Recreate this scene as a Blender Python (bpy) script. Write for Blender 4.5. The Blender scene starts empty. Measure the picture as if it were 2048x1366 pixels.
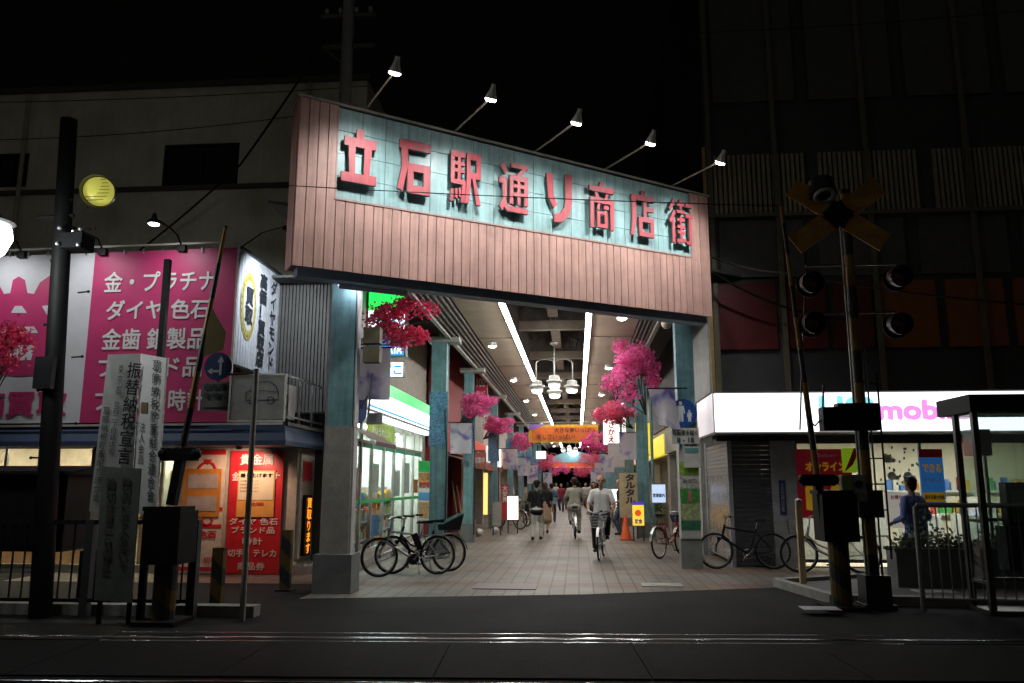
import bpy, math, random
from mathutils import Vector as V, Matrix
R = random.Random(7)
SC = bpy.context.scene
COL = SC.collection
# ---------------------------------------------------------------- camera, world, exposure
EYE = 1.58
F_PX = 1600.0
PITCH = math.atan2(285, F_PX)
YAW = math.radians(4.61)
cam = bpy.data.cameras.new('camera')
cam.sensor_width = 36; cam.lens = 36 * F_PX / 2048; cam.clip_start = .1; cam.clip_end = 800
camo = bpy.data.objects.new('camera', cam); COL.objects.link(camo)
camo.location = (0, 0, EYE); camo.rotation_euler = (math.pi / 2 + PITCH, 0, YAW)
SC.camera = camo
SC.render.resolution_x = 1024; SC.render.resolution_y = 683
w = bpy.data.worlds.new('World'); SC.world = w; w.use_nodes = True
w.node_tree.nodes['Background'].inputs[0].default_value = (.5, .55, .6, 1)
w.node_tree.nodes['Background'].inputs[1].default_value = 1
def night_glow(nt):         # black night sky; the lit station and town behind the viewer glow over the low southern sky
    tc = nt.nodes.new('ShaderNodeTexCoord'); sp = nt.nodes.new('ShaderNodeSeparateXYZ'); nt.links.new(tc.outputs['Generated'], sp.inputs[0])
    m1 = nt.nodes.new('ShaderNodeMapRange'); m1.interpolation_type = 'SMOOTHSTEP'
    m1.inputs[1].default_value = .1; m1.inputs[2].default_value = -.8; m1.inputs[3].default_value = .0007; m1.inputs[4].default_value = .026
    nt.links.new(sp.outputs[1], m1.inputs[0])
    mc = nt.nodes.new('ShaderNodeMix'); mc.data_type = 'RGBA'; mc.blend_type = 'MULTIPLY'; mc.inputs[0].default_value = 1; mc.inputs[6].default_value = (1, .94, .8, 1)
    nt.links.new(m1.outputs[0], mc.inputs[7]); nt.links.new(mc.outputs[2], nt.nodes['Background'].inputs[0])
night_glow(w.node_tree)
SC.view_settings.view_transform = 'Standard'; SC.view_settings.look = 'None'
SC.view_settings.exposure = 0; SC.view_settings.gamma = 1
SC.cycles.max_bounces = 6; SC.cycles.diffuse_bounces = 3; SC.cycles.glossy_bounces = 3
SC.cycles.transmission_bounces = 6; SC.cycles.transparent_max_bounces = 12
SC.cycles.caustics_reflective = False; SC.cycles.caustics_refractive = False
SC.cycles.sample_clamp_indirect = 4

_cp, _sp, _cy, _sy = math.cos(PITCH), math.sin(PITCH), math.cos(YAW), math.sin(YAW)
def _ray(px, py):
    x = (px - 1024) / F_PX; z = (683 - py) / F_PX
    f = _cp - z * _sp
    return V((x * _cy - f * _sy, x * _sy + f * _cy, _sp + z * _cp))
def at_y(px, py, y):            # a measured point of the photo at real depth y
    r = _ray(px, py); return V((0, 0, EYE)) + r * (y / r.y)
def at_x(px, py, x):
    r = _ray(px, py); return V((0, 0, EYE)) + r * (x / r.x)
def at_z(px, py, z=0):
    r = _ray(px, py); return V((0, 0, EYE)) + r * ((z - EYE) / r.z)

# ---------------------------------------------------------------- materials
_mats = {}
def mat(name, col, rough=.6, metal=0, var=.25, scale=5, bump=0, coat=0, streak=0):
    if name in _mats: return _mats[name]
    m = bpy.data.materials.new(name); m.use_nodes = True
    nt = m.node_tree; b = nt.nodes['Principled BSDF']
    b.inputs['Roughness'].default_value = rough; b.inputs['Metallic'].default_value = metal
    if max(col) < .035 and metal == 0: b.inputs['Specular IOR Level'].default_value = .15
    if coat: b.inputs['Coat Weight'].default_value = coat
    g = nt.nodes.new('ShaderNodeNewGeometry')
    n = nt.nodes.new('ShaderNodeTexNoise'); n.inputs['Scale'].default_value = scale; n.inputs['Detail'].default_value = 5
    n.inputs['Roughness'].default_value = .65
    nt.links.new(g.outputs['Position'], n.inputs['Vector'])
    mr = nt.nodes.new('ShaderNodeMapRange'); mr.inputs[1].default_value = .3; mr.inputs[2].default_value = .7
    mr.inputs[3].default_value = 1 - var; mr.inputs[4].default_value = 1 + var * .5
    nt.links.new(n.outputs['Fac'], mr.inputs[0])
    mx = nt.nodes.new('ShaderNodeMix'); mx.data_type = 'RGBA'; mx.blend_type = 'MULTIPLY'; mx.inputs[0].default_value = 1
    mx.inputs[6].default_value = (*col, 1)
    nt.links.new(mr.outputs[0], mx.inputs[7]); nt.links.new(mx.outputs[2], b.inputs['Base Color'])
    if streak:             # rain streaks and grime that run down the surface
        mp = nt.nodes.new('ShaderNodeMapping'); mp.inputs['Scale'].default_value = (7, 7, .35)
        n3 = nt.nodes.new('ShaderNodeTexNoise'); n3.inputs['Scale'].default_value = 1.6; n3.inputs['Detail'].default_value = 7; n3.inputs['Roughness'].default_value = .7
        nt.links.new(g.outputs['Position'], mp.inputs[0]); nt.links.new(mp.outputs[0], n3.inputs['Vector'])
        r3 = ramp(nt, [(.36, (1 - streak, 1 - streak, 1 - streak)), (.56, (1, 1, 1))]); nt.links.new(n3.outputs['Fac'], r3.inputs[0])
        m3 = nt.nodes.new('ShaderNodeMix'); m3.data_type = 'RGBA'; m3.blend_type = 'MULTIPLY'; m3.inputs[0].default_value = 1
        nt.links.new(mx.outputs[2], m3.inputs[6]); nt.links.new(r3.outputs[0], m3.inputs[7]); nt.links.new(m3.outputs[2], b.inputs['Base Color'])
    mr2 = nt.nodes.new('ShaderNodeMapRange'); mr2.inputs[3].default_value = max(.03, rough - .12); mr2.inputs[4].default_value = min(1, rough + .12)
    nt.links.new(n.outputs['Fac'], mr2.inputs[0]); nt.links.new(mr2.outputs[0], b.inputs['Roughness'])
    if bump:
        bp = nt.nodes.new('ShaderNodeBump'); bp.inputs['Strength'].default_value = bump; bp.inputs['Distance'].default_value = .02
        n2 = nt.nodes.new('ShaderNodeTexNoise'); n2.inputs['Scale'].default_value = scale * 8; n2.inputs['Detail'].default_value = 4
        nt.links.new(g.outputs['Position'], n2.inputs['Vector'])
        nt.links.new(n2.outputs['Fac'], bp.inputs['Height']); nt.links.new(bp.outputs[0], b.inputs['Normal'])
    _mats[name] = m
    return m
def glow(name, col, s):
    if name in _mats: return _mats[name]
    m = bpy.data.materials.new(name); m.use_nodes = True
    b = m.node_tree.nodes['Principled BSDF']
    b.inputs['Base Color'].default_value = (*[min(.8, c) for c in col], 1)
    b.inputs['Emission Color'].default_value = (*col, 1); b.inputs['Emission Strength'].default_value = s
    b.inputs['Roughness'].default_value = .35
    _mats[name] = m
    return m
def glass(name='clear_glass', tint=(.9, .96, .95), alpha=.16):
    if name in _mats: return _mats[name]
    m = bpy.data.materials.new(name); m.use_nodes = True
    nt = m.node_tree; nt.nodes.clear()
    o = nt.nodes.new('ShaderNodeOutputMaterial'); t = nt.nodes.new('ShaderNodeBsdfTransparent'); t.inputs[0].default_value = (*tint, 1)
    g = nt.nodes.new('ShaderNodeBsdfGlossy'); g.inputs['Roughness'].default_value = .03
    x = nt.nodes.new('ShaderNodeMixShader'); x.inputs[0].default_value = .09
    nt.links.new(t.outputs[0], x.inputs[1]); nt.links.new(g.outputs[0], x.inputs[2])
    nt.links.new(x.outputs[0], o.inputs[0]); _mats[name] = m
    return m
def thin(m, k=.5):          # cloth and petals let light through
    nt = m.node_tree; b = nt.nodes['Principled BSDF']; o = [n for n in nt.nodes if n.type == 'OUTPUT_MATERIAL'][0]
    t = nt.nodes.new('ShaderNodeBsdfTranslucent'); x = nt.nodes.new('ShaderNodeMixShader'); x.inputs[0].default_value = k
    l = b.inputs['Base Color'].links
    if l: nt.links.new(l[0].from_socket, t.inputs[0])
    else: t.inputs[0].default_value = b.inputs['Base Color'].default_value
    nt.links.new(b.outputs[0], x.inputs[1]); nt.links.new(t.outputs[0], x.inputs[2]); nt.links.new(x.outputs[0], o.inputs[0])
    return m
def tex_mat(name, build, rough=.7):
    m = bpy.data.materials.new(name); m.use_nodes = True
    nt = m.node_tree; b = nt.nodes['Principled BSDF']; b.inputs['Roughness'].default_value = rough
    build(nt, b); _mats[name] = m
    return m
def ramp(nt, stops):
    r = nt.nodes.new('ShaderNodeValToRGB'); e = r.color_ramp.elements
    while len(e) < len(stops): e.new(.5)
    for el, (p, c) in zip(e, stops): el.position = p; el.color = (*c, 1)
    return r
def asphalt(nt, b):
    g = nt.nodes.new('ShaderNodeNewGeometry')
    n1 = nt.nodes.new('ShaderNodeTexNoise'); n1.inputs['Scale'].default_value = .7; n1.inputs['Detail'].default_value = 6
    n2 = nt.nodes.new('ShaderNodeTexVoronoi'); n2.inputs['Scale'].default_value = 90
    for n in (n1, n2): nt.links.new(g.outputs['Position'], n.inputs['Vector'])
    r1 = ramp(nt, [(.3, (.011, .011, .012)), (.7, (.03, .03, .03))]); nt.links.new(n1.outputs['Fac'], r1.inputs[0])
    mx = nt.nodes.new('ShaderNodeMix'); mx.data_type = 'RGBA'; mx.blend_type = 'MULTIPLY'; mx.inputs[0].default_value = .6
    nt.links.new(r1.outputs[0], mx.inputs[6]); nt.links.new(n2.outputs['Color'], mx.inputs[7]); nt.links.new(mx.outputs[2], b.inputs['Base Color'])
    b.inputs['Specular IOR Level'].default_value = .12
    bp = nt.nodes.new('ShaderNodeBump'); bp.inputs['Strength'].default_value = .6; bp.inputs['Distance'].default_value = .006
    nt.links.new(n2.outputs['Distance'], bp.inputs['Height']); nt.links.new(bp.outputs[0], b.inputs['Normal'])
tex_mat('asphalt', asphalt, .78)
def paving(nt, b):
    g = nt.nodes.new('ShaderNodeNewGeometry')
    br = nt.nodes.new('ShaderNodeTexBrick'); br.inputs['Scale'].default_value = 1
    br.offset = 0; br.inputs['Brick Width'].default_value = .22; br.inputs['Row Height'].default_value = .22
    br.inputs['Mortar Size'].default_value = .011
    br.inputs['Color1'].default_value = (.19, .168, .148, 1); br.inputs['Color2'].default_value = (.145, .128, .115, 1)
    br.inputs['Mortar'].default_value = (.035, .031, .028, 1)
    nt.links.new(g.outputs['Position'], br.inputs['Vector'])
    n = nt.nodes.new('ShaderNodeTexNoise'); n.inputs['Scale'].default_value = 1.1; n.inputs['Detail'].default_value = 6
    nt.links.new(g.outputs['Position'], n.inputs['Vector'])
    r = ramp(nt, [(.32, (.42, .41, .4)), (.46, (.85, .84, .82)), (.7, (1.1, 1.05, 1))]); nt.links.new(n.outputs['Fac'], r.inputs[0])
    # reddish cross bands every few metres
    sp = nt.nodes.new('ShaderNodeSeparateXYZ'); nt.links.new(g.outputs['Position'], sp.inputs[0])
    md = nt.nodes.new('ShaderNodeMath'); md.operation = 'PINGPONG'; md.inputs[1].default_value = 1.2; nt.links.new(sp.outputs[1], md.inputs[0])
    lt = nt.nodes.new('ShaderNodeMath'); lt.operation = 'GREATER_THAN'; lt.inputs[1].default_value = .9; nt.links.new(md.outputs[0], lt.inputs[0])
    mm = nt.nodes.new('ShaderNodeMix'); mm.data_type = 'RGBA'; mm.inputs[6].default_value = (1, 1, 1, 1); mm.inputs[7].default_value = (1.05, .74, .6, 1)
    nt.links.new(lt.outputs[0], mm.inputs[0])
    m1 = nt.nodes.new('ShaderNodeMix'); m1.data_type = 'RGBA'; m1.blend_type = 'MULTIPLY'; m1.inputs[0].default_value = 1
    m2 = nt.nodes.new('ShaderNodeMix'); m2.data_type = 'RGBA'; m2.blend_type = 'MULTIPLY'; m2.inputs[0].default_value = 1
    nt.links.new(br.outputs['Color'], m1.inputs[6]); nt.links.new(r.outputs[0], m1.inputs[7])
    nt.links.new(m1.outputs[2], m2.inputs[6]); nt.links.new(mm.outputs[2], m2.inputs[7]); nt.links.new(m2.outputs[2], b.inputs['Base Color'])
    bp = nt.nodes.new('ShaderNodeBump'); bp.inputs['Strength'].default_value = .4; bp.inputs['Distance'].default_value = .004; bp.invert = True
    nt.links.new(br.outputs['Fac'], bp.inputs['Height']); nt.links.new(bp.outputs[0], b.inputs['Normal'])
tex_mat('paving', paving, .5)
def flagcloth(nt, b):
    t = nt.nodes.new('ShaderNodeNewGeometry')
    n = nt.nodes.new('ShaderNodeTexNoise'); n.inputs['Scale'].default_value = 2.6; n.inputs['Detail'].default_value = 3; n.inputs['Distortion'].default_value = .6
    nt.links.new(t.outputs['Position'], n.inputs['Vector'])
    r = ramp(nt, [(.0, (.62, .6, .66)), (.5, (.72, .69, .73)), (.58, (.5, .47, .64)), (.68, (.22, .2, .5))]); nt.links.new(n.outputs['Fac'], r.inputs[0])
    nt.links.new(r.outputs[0], b.inputs['Base Color'])
thin(tex_mat('flag_cloth', flagcloth, .8), .6)
def stripes(name, c1, c2, pitch, tilt=1.0, rough=.55):
    def f(nt, b):
        g = nt.nodes.new('ShaderNodeNewGeometry'); s = nt.nodes.new('ShaderNodeSeparateXYZ'); nt.links.new(g.outputs['Position'], s.inputs[0])
        a = nt.nodes.new('ShaderNodeMath'); a.operation = 'MULTIPLY_ADD'; a.inputs[1].default_value = tilt
        nt.links.new(s.outputs[0], a.inputs[0]); nt.links.new(s.outputs[2], a.inputs[2])
        p = nt.nodes.new('ShaderNodeMath'); p.operation = 'PINGPONG'; p.inputs[1].default_value = pitch; nt.links.new(a.outputs[0], p.inputs[0])
        q = nt.nodes.new('ShaderNodeMath'); q.operation = 'GREATER_THAN'; q.inputs[1].default_value = pitch / 2; nt.links.new(p.outputs[0], q.inputs[0])
        m = nt.nodes.new('ShaderNodeMix'); m.data_type = 'RGBA'; m.inputs[6].default_value = (*c1, 1); m.inputs[7].default_value = (*c2, 1)
        nt.links.new(q.outputs[0], m.inputs[0]); nt.links.new(m.outputs[2], b.inputs['Base Color'])
    return tex_mat(name, f, rough)
stripes('hazard_stripe', (.1, .058, .006), (.012, .015, .015), .22)
stripes('rod_stripe', (.26, .14, .014), (.012, .015, .015), .45, 0)

BLACK = mat('black_paint', (.012, .012, .013), .45)
DARKM = mat('dark_metal', (.03, .03, .032), .4, .3)
STEEL = mat('bare_steel', (.45, .45, .46), .3, .9)
GALV = mat('galvanised', (.35, .36, .36), .45, .6)
WHITE = mat('white_paint', (.72, .72, .7), .5, var=.12)
TEAL = mat('teal_steel', (.17, .34, .37), .45, var=.3, streak=.35)
PINKP = mat('pink_cladding', (.68, .4, .345), .5, var=.2, scale=2.2, streak=.25)
BLUEP = mat('pale_blue_tile', (.38, .6, .62), .4, var=.25, scale=2.5, streak=.3)
LETRED = mat('sign_letter_red', (.56, .1, .125), .5, var=.2, streak=.2)
LETSIDE = mat('sign_letter_side', (.08, .17, .16), .6)
BEIGE = mat('beige_render', (.6, .55, .43), .8, var=.25, scale=1.2, streak=.1)
CONC = mat('concrete', (.3, .29, .27), .8, var=.3, bump=.3)
RUBBER = mat('rubber', (.015, .015, .016), .7)

# ---------------------------------------------------------------- mesh helpers
def acc(o):
    p = V((0, 0, 0))
    while o is not None: p = p + o.location; o = o.parent
    return p
class MB:
    def __init__(s): s.v = []; s.f = []
    def add(s, vs, fs):
        n = len(s.v); s.v += [V(a) for a in vs]; s.f += [[i + n for i in q] for q in fs]; return s
    def box(s, x0, y0, z0, x1, y1, z1):
        x0, x1 = min(x0, x1), max(x0, x1); y0, y1 = min(y0, y1), max(y0, y1); z0, z1 = min(z0, z1), max(z0, z1)
        return s.add([(x0, y0, z0), (x1, y0, z0), (x1, y1, z0), (x0, y1, z0), (x0, y0, z1), (x1, y0, z1), (x1, y1, z1), (x0, y1, z1)],
              [(0, 3, 2, 1), (4, 5, 6, 7), (0, 1, 5, 4), (1, 2, 6, 5), (2, 3, 7, 6), (3, 0, 4, 7)])
    def hexa(s, lo, hi):
        return s.add(list(lo) + list(hi), [(0, 3, 2, 1), (4, 5, 6, 7), (0, 1, 5, 4), (1, 2, 6, 5), (2, 3, 7, 6), (3, 0, 4, 7)])
    def obox(s, o, u, v, n, w, h, d):     # from corner o along unit u (w), v (h), n (d)
        o, u, v, n = V(o), V(u) * w, V(v) * h, V(n) * d
        return s.hexa([o, o + u, o + u + v, o + v], [o + n, o + u + n, o + u + v + n, o + v + n])
    def bar(s, p, q, w, h=None, up=(0, 0, 1)):
        h = h or w; p, q = V(p), V(q); t = (q - p).normalized(); up = V(up)
        if abs(t.dot(up)) > .98: up = V((0, 1, 0))
        a = t.cross(up).normalized() * w / 2; b = a.cross(t).normalized() * h / 2
        return s.hexa([p - a - b, p + a - b, p + a + b, p - a + b], [q - a - b, q + a - b, q + a + b, q - a + b])
    def tube(s, p, q, r, r2=None, n=8):
        return s.path([p, q], [r, r if r2 is None else r2], n)
    def path(s, pts, r, n=8):
        pts = [V(p) for p in pts]; rs = r if isinstance(r, (list, tuple)) else [r] * len(pts)
        base = len(s.v); a = None
        for i, p in enumerate(pts):
            t = (pts[min(i + 1, len(pts) - 1)] - pts[max(i - 1, 0)])
            t = t.normalized() if t.length > 1e-9 else V((0, 0, 1))
            if a is None: a = t.orthogonal().normalized()
            a = (a - t * a.dot(t)); a = a.normalized() if a.length > 1e-6 else t.orthogonal().normalized()
            b = t.cross(a)
            for k in range(n):
                c = 2 * math.pi * k / n; s.v.append(p + (a * math.cos(c) + b * math.sin(c)) * rs[i])
        for i in range(len(pts) - 1):
            for k in range(n):
                A = base + i * n + k; B = base + i * n + (k + 1) % n; s.f.append([A, B, B + n, A + n])
        s.f.append([base + k for k in reversed(range(n))]); s.f.append([base + (len(pts) - 1) * n + k for k in range(n)])
        return s
    def disc(s, c, nrm, r, t=.01, n=24):
        c, nrm = V(c), V(nrm).normalized(); return s.tube(c, c + nrm * t, r, n=n)
    def torus(s, c, ax, R0, r, n=28, m=6):
        c, ax = V(c), V(ax).normalized(); a = ax.orthogonal().normalized(); b = ax.cross(a); base = len(s.v)
        for i in range(n):
            t = 2 * math.pi * i / n; d = a * math.cos(t) + b * math.sin(t)
            for k in range(m):
                q = 2 * math.pi * k / m; s.v.append(c + d * (R0 + r * math.cos(q)) + ax * r * math.sin(q))
        for i in range(n):
            for k in range(m):
                s.f.append([base + i * m + k, base + ((i + 1) % n) * m + k, base + ((i + 1) % n) * m + (k + 1) % m, base + i * m + (k + 1) % m])
        return s
    def lathe(s, c, prof, n=20, ax=(0, 0, 1), caps=(1, 1)):
        c, ax = V(c), V(ax).normalized(); a = ax.orthogonal().normalized(); b = ax.cross(a); base = len(s.v)
        for r, z in prof:
            for k in range(n):
                t = 2 * math.pi * k / n; s.v.append(c + (a * math.cos(t) + b * math.sin(t)) * r + ax * z)
        for i in range(len(prof) - 1):
            for k in range(n):
                A = base + i * n + k; B = base + i * n + (k + 1) % n; s.f.append([A, B, B + n, A + n])
        if caps[0]: s.f.append([base + k for k in reversed(range(n))])
        if caps[1]: s.f.append([base + (len(prof) - 1) * n + k for k in range(n)])
        return s
    def ball(s, c, r, rz=None, n=10, ax=(0, 0, 1)):
        rz = rz or r; m = max(4, n // 2 + 1)
        return s.lathe(c, [(max(1e-4, r * math.sin(math.pi * i / m)), -rz * math.cos(math.pi * i / m)) for i in range(m + 1)], n, ax)
    def poly(s, pts, n, d):               # an outline given real thickness d along n
        pts = [V(p) for p in pts]; n = V(n) * d; k = len(pts)
        return s.add(pts + [p + n for p in pts], [list(reversed(range(k))), list(range(k, 2 * k))] + [[i, (i + 1) % k, k + (i + 1) % k, k + i] for i in range(k)])
    def quad(s, *p): return s.add(p, [list(range(len(p)))])
    def build(s, name, m, parent=None, local=False, smooth=False, origin=None):
        me = bpy.data.meshes.new(name); o = bpy.data.objects.new(name, me); COL.objects.link(o)
        off = V((0, 0, 0))
        if parent is not None:
            o.parent = parent
            if not local: off = acc(parent)
        elif origin is not None: off = V(origin); o.location = off
        me.from_pydata([tuple(a - off) for a in s.v], [], s.f)
        me.materials.append(m if not isinstance(m, str) else _mats[m])
        if smooth:
            me.polygons.foreach_set('use_smooth', [True] * len(me.polygons)); me.set_sharp_from_angle(angle=.7)
        me.update()
        return o
def islands(b):
    p = list(range(len(b.v)))
    def f(x):
        while p[x] != x: p[x] = p[p[x]]; x = p[x]
        return x
    for q in b.f:
        for i in q[1:]: p[f(i)] = f(q[0])
    g = {}
    for q in b.f: g.setdefault(f(q[0]), []).append(q)
    return list(g.values())
def each(b, name, m, parent, **k):     # every loose piece becomes a part of its own
    out = []
    for fs in islands(b):
        ids = sorted({i for q in fs for i in q}); mp = {v: i for i, v in enumerate(ids)}
        c = MB(); c.v = [b.v[i] for i in ids]; c.f = [[mp[i] for i in q] for q in fs]; out.append(c.build(name, m, parent, **k))
    return out
def tag(o, label, cat=None, group=None, kind=None):
    o['label'] = label
    if cat: o['category'] = cat
    if group: o['group'] = group
    if kind: o['kind'] = kind
    return o
def thing(name, label, cat, loc=(0, 0, 0), rz=0, group=None):
    o = bpy.data.objects.new(name, None); COL.objects.link(o); o.location = loc; o.rotation_euler = (0, 0, rz)
    o.empty_display_size = .2
    return tag(o, label, cat, group)
def copy_tree(o, parent=None):
    c = o.copy(); COL.objects.link(c)
    if parent is not None: c.parent = parent
    for ch in [x for x in KIDS(o)]: copy_tree(ch, c)
    return c
def KIDS(o): return [x for x in COL.objects if x.parent == o]
def lamp(kind, name, loc, power, col=(1, 1, 1), parent=None, aim=None, size=.1, angle=1.6, blend=.6):
    l = bpy.data.lights.new(name, kind); l.energy = power; l.color = col
    if kind == 'SPOT': l.spot_size = angle; l.spot_blend = blend; l.shadow_soft_size = size
    elif kind == 'AREA': l.size = size
    else: l.shadow_soft_size = size
    o = bpy.data.objects.new(name, l); COL.objects.link(o); loc = V(loc)
    if aim is not None: o.rotation_euler = (V(aim) - loc).to_track_quat('-Z', 'Y').to_euler()
    if parent is not None: o.parent = parent; o.location = loc - acc(parent)
    else: o.location = loc
    return o
X1, Y1, Z1 = V((1, 0, 0)), V((0, 1, 0)), V((0, 0, 1))
def lettering(parent, s, o, u, v, wd, ht, m, bold=.0, depth=.004, vertical=False, name='lettering', italic=0, res=3, lift=.004):
    c = bpy.data.curves.new('txt', 'FONT'); c.body = '\n'.join(s) if vertical else s
    c.size = 1; c.offset = 0; c.extrude = 0; c.resolution_u = res; c.align_x = 'CENTER' if vertical else 'LEFT'; c.shear = italic
    if vertical: c.space_line = 1.0
    t = bpy.data.objects.new('txt', c); COL.objects.link(t)
    me0 = bpy.data.meshes.new_from_object(t.evaluated_get(bpy.context.evaluated_depsgraph_get()))
    bpy.data.objects.remove(t); bpy.data.curves.remove(c)
    vs = [p.co.copy() for p in me0.vertices]; fs = [list(p.vertices) for p in me0.polygons]; bpy.data.meshes.remove(me0)
    if not vs: return None
    x0, x1 = min(p.x for p in vs), max(p.x for p in vs); y0, y1 = min(p.y for p in vs), max(p.y for p in vs)
    o, u, v = V(o), V(u), V(v); n = u.cross(v).normalized()
    k = wd / (x1 - x0); q = ht / (y1 - y0)
    b = MB(); pts = [o + u * (p.x - x0) * k + v * (p.y - y0) * q + n * (lift + depth) for p in vs]
    # heavier strokes: shifted layers of the same outline, each a hair proud of the last
    e = min(bold, .05) * min(k, q) * 1.1
    for i, (dx, dy) in enumerate([(0, 0)] if bold <= 0 else [(0, 0), (-1, -.6), (1, .6), (-.6, 1), (.6, -1)]):
        b.add([p_ + u * dx * e + v * dy * e + n * .0005 * i for p_ in pts], fs)
    return b.build(name, m, parent)
# ================================================================ ground, pavement, track
g = MB(); g.quad((-120, -40, 0), (120, -40, 0), (120, 260, 0), (-120, 260, 0))
tag(g.build('ground', 'asphalt'), 'dark asphalt roadway in front of the arcade', 'ground', kind='structure')
p = MB(); p.quad((-3.9, 11.35, .004), (0, 12.1, .004), (3.25, 13.2, .004), (3.25, 16.2, .004), (-3.9, 16.2, .004))
p.quad((-4.4, 16.2, .004), (3.4, 16.2, .004), (3.4, 110, .004), (-4.4, 110, .004))
p.quad((-9.5, 13.0, .004), (-3.9, 13.0, .004), (-3.9, 16.2, .004), (-9.5, 16.2, .004))
p.quad((3.25, 14.2, .004), (9, 14.2, .004), (9, 16.2, .004), (3.25, 16.2, .004))
tag(p.build('pavement', 'paving'), 'grey and reddish paving tiles running through the arcade', 'pavement', kind='structure')
k = MB(); kp = [V((3.1, 13.3, 0)), V((3.42, 11.5, 0)), V((9, 10.9, 0))]
for a, b in zip(kp, kp[1:]): k.bar(a + Z1 * .06, b + Z1 * .06, .14, .12)
k.bar((3.1, 13.3, .061), (4.6, 14.1, .061), .14, .12)
tag(k.build('kerb', CONC), 'low concrete kerb round the right hand corner by the crossing', 'kerb', kind='structure')
k = MB(); k.add([(3.2, 13.25, .06), (3.5, 11.55, .06), (9, 10.95, .06), (9, 14.0, .06), (4.6, 14.0, .06)], [(0, 1, 2, 3, 4)])
tag(k.build('sidewalk', mat('sidewalk_concrete', (.12, .12, .12), .8, bump=.3)), 'dark sidewalk corner behind the low kerb', 'sidewalk', kind='structure')
k = MB(); k.box(-4.9, 9.75, 0, -3.9, 9.95, .13); k.box(-10, 9.75, 0, -5.1, 9.95, .13)
tag(k.build('kerb', CONC), 'short concrete kerb under the crossing fence on the left', 'kerb', kind='structure')
# rails
ru = V((.9986, .0531, 0)); rn = V((-.0531, .9986, 0)); rc = V((-.7, 8.62, 0))
tr = thing('railway_track', 'steel railway track set flush in the level crossing', 'railway track', rc)
RAIL = mat('rail_steel', (.75, .75, .77), .13, 1, var=.15, scale=3)
def rbar(off, wd, z0, z1, a=-25, b=25, bow=None):
    m = MB(); n = 8
    for k in range(n + 1):
        u = -1 + 2 * k / n; z = z1 - (z1 - z0) * .45 * u * u; q = rc + rn * (off + u * wd / 2)
        m.v += [q + ru * a + Z1 * z, q + ru * b + Z1 * z]
    for k in range(n): m.f.append([2 * k, 2 * k + 1, 2 * k + 3, 2 * k + 2])
    m.add([rc + ru * x + rn * (off + e * wd / 2) + Z1 * z for e in (-1, 1) for x in (a, b) for z in (z0, z1 - (z1 - z0) * .45)], [(0, 1, 3, 2), (4, 6, 7, 5)])
    return m
for off in (0, -1.9): rbar(off, .07 if off == 0 else .045, 0, .022).build('rail', RAIL, tr, smooth=True)
PL = mat('crossing_plate_edge', (.7, .7, .72), .16, 1)
for off in (.27, -.19):
    for s0, s1 in ((-4.2, -1.0), (-.985, 1.8), (1.815, 3.9)): rbar(off, .035, 0, .016, s0, s1).build('edge_strip', PL, tr, smooth=True)
DECK = mat('crossing_deck_rubber', (.009, .009, .009), .8, bump=.3)
for a, b, s0, s1 in ((.055, .25, -6, 5.5), (-.17, -.055, -6, 5.5), (-1.7, -.21, -6, 5.5)):
    m = MB(); x = s0
    while x < s1 - .1:
        e = min(x + 1.8, s1); m.obox(rc + ru * (x + .006) + rn * a, ru, rn, Z1, e - x - .012, b - a, .014); x = e
    m.build('deck_panel', DECK, tr)
b = MB()
for s0, s1 in ((-25, -6.2), (5.7, 25)):
    m = MB()
    for i in range(900):
        x = R.uniform(s0, s1); y = R.uniform(-2.6, .8); q = rc + ru * x + rn * y; r = R.uniform(.02, .05)
        b.add([q + V((r * R.uniform(.6, 1.2), 0, 0)), q + V((0, r, 0)), q + V((-r, 0, 0)), q + V((0, -r * R.uniform(.7, 1.2), 0)), q + V((0, 0, r * R.uniform(.5, 1.2)))], [(0, 1, 4), (1, 2, 4), (2, 3, 4), (3, 0, 4)])
tag(b.build('gravel', mat('ballast', (.09, .085, .08), .9)), 'dark track ballast beside the crossing deck', 'gravel', kind='stuff')
m = MB(); m.box(-1.62, 12.55, .005, -.65, 13.25, .016)
tag(m.build('utility_cover', mat('iron_cover', (.19, .16, .16), .5, .3, bump=.5), origin=(-1.1, 12.9, 0)), 'rusty rectangular utility cover in the paving near the gate', 'manhole cover')
m = MB(); m.box(.98, 13.05, .005, 1.62, 13.5, .016); m.lathe((1.3, 13.28, .0), [(.16, .005), (.16, .022)])
tag(m.build('manhole_cover', mat('pale_cover', (.34, .33, .3), .6, bump=.4), origin=(1.3, 13.2, 0)), 'pale concrete manhole frame with round lid right of centre', 'manhole cover')

# ================================================================ entrance gate sign
GA = V((-4.07, 10.9, 0)); GL = 7.88; gd = V((.8462, .5328, 0)); gn = V((.5328, -.8462, 0))
gate = thing('arcade_gate', 'big pink and pale blue gate sign spanning the arcade entrance', 'gate sign', GA + gd * GL / 2)
def gp(s, z, off=0): return GA + gd * s + gn * off + Z1 * z
def topz(s): return 7.33 - .245 * s / GL
m = MB()
TH = .45
def slab(b, s0, s1, z0, z1f, o0, o1):
    z1a, z1b = (z1f(s0), z1f(s1)) if callable(z1f) else (z1f, z1f)
    b.hexa([gp(s0, z0, o0), gp(s1, z0, o0), gp(s1, z0, o1), gp(s0, z0, o1)], [gp(s0, z1a, o0), gp(s1, z1b, o0), gp(s1, z1b, o1), gp(s0, z1a, o1)])
bx = MB(); slab(bx, .02, GL - .02, 4.72, lambda s: topz(s) - .03, -TH, -.03)
bx.build('backing_box', mat('gate_back', (.3, .2, .18), .7), gate)
bt = MB()
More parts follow.
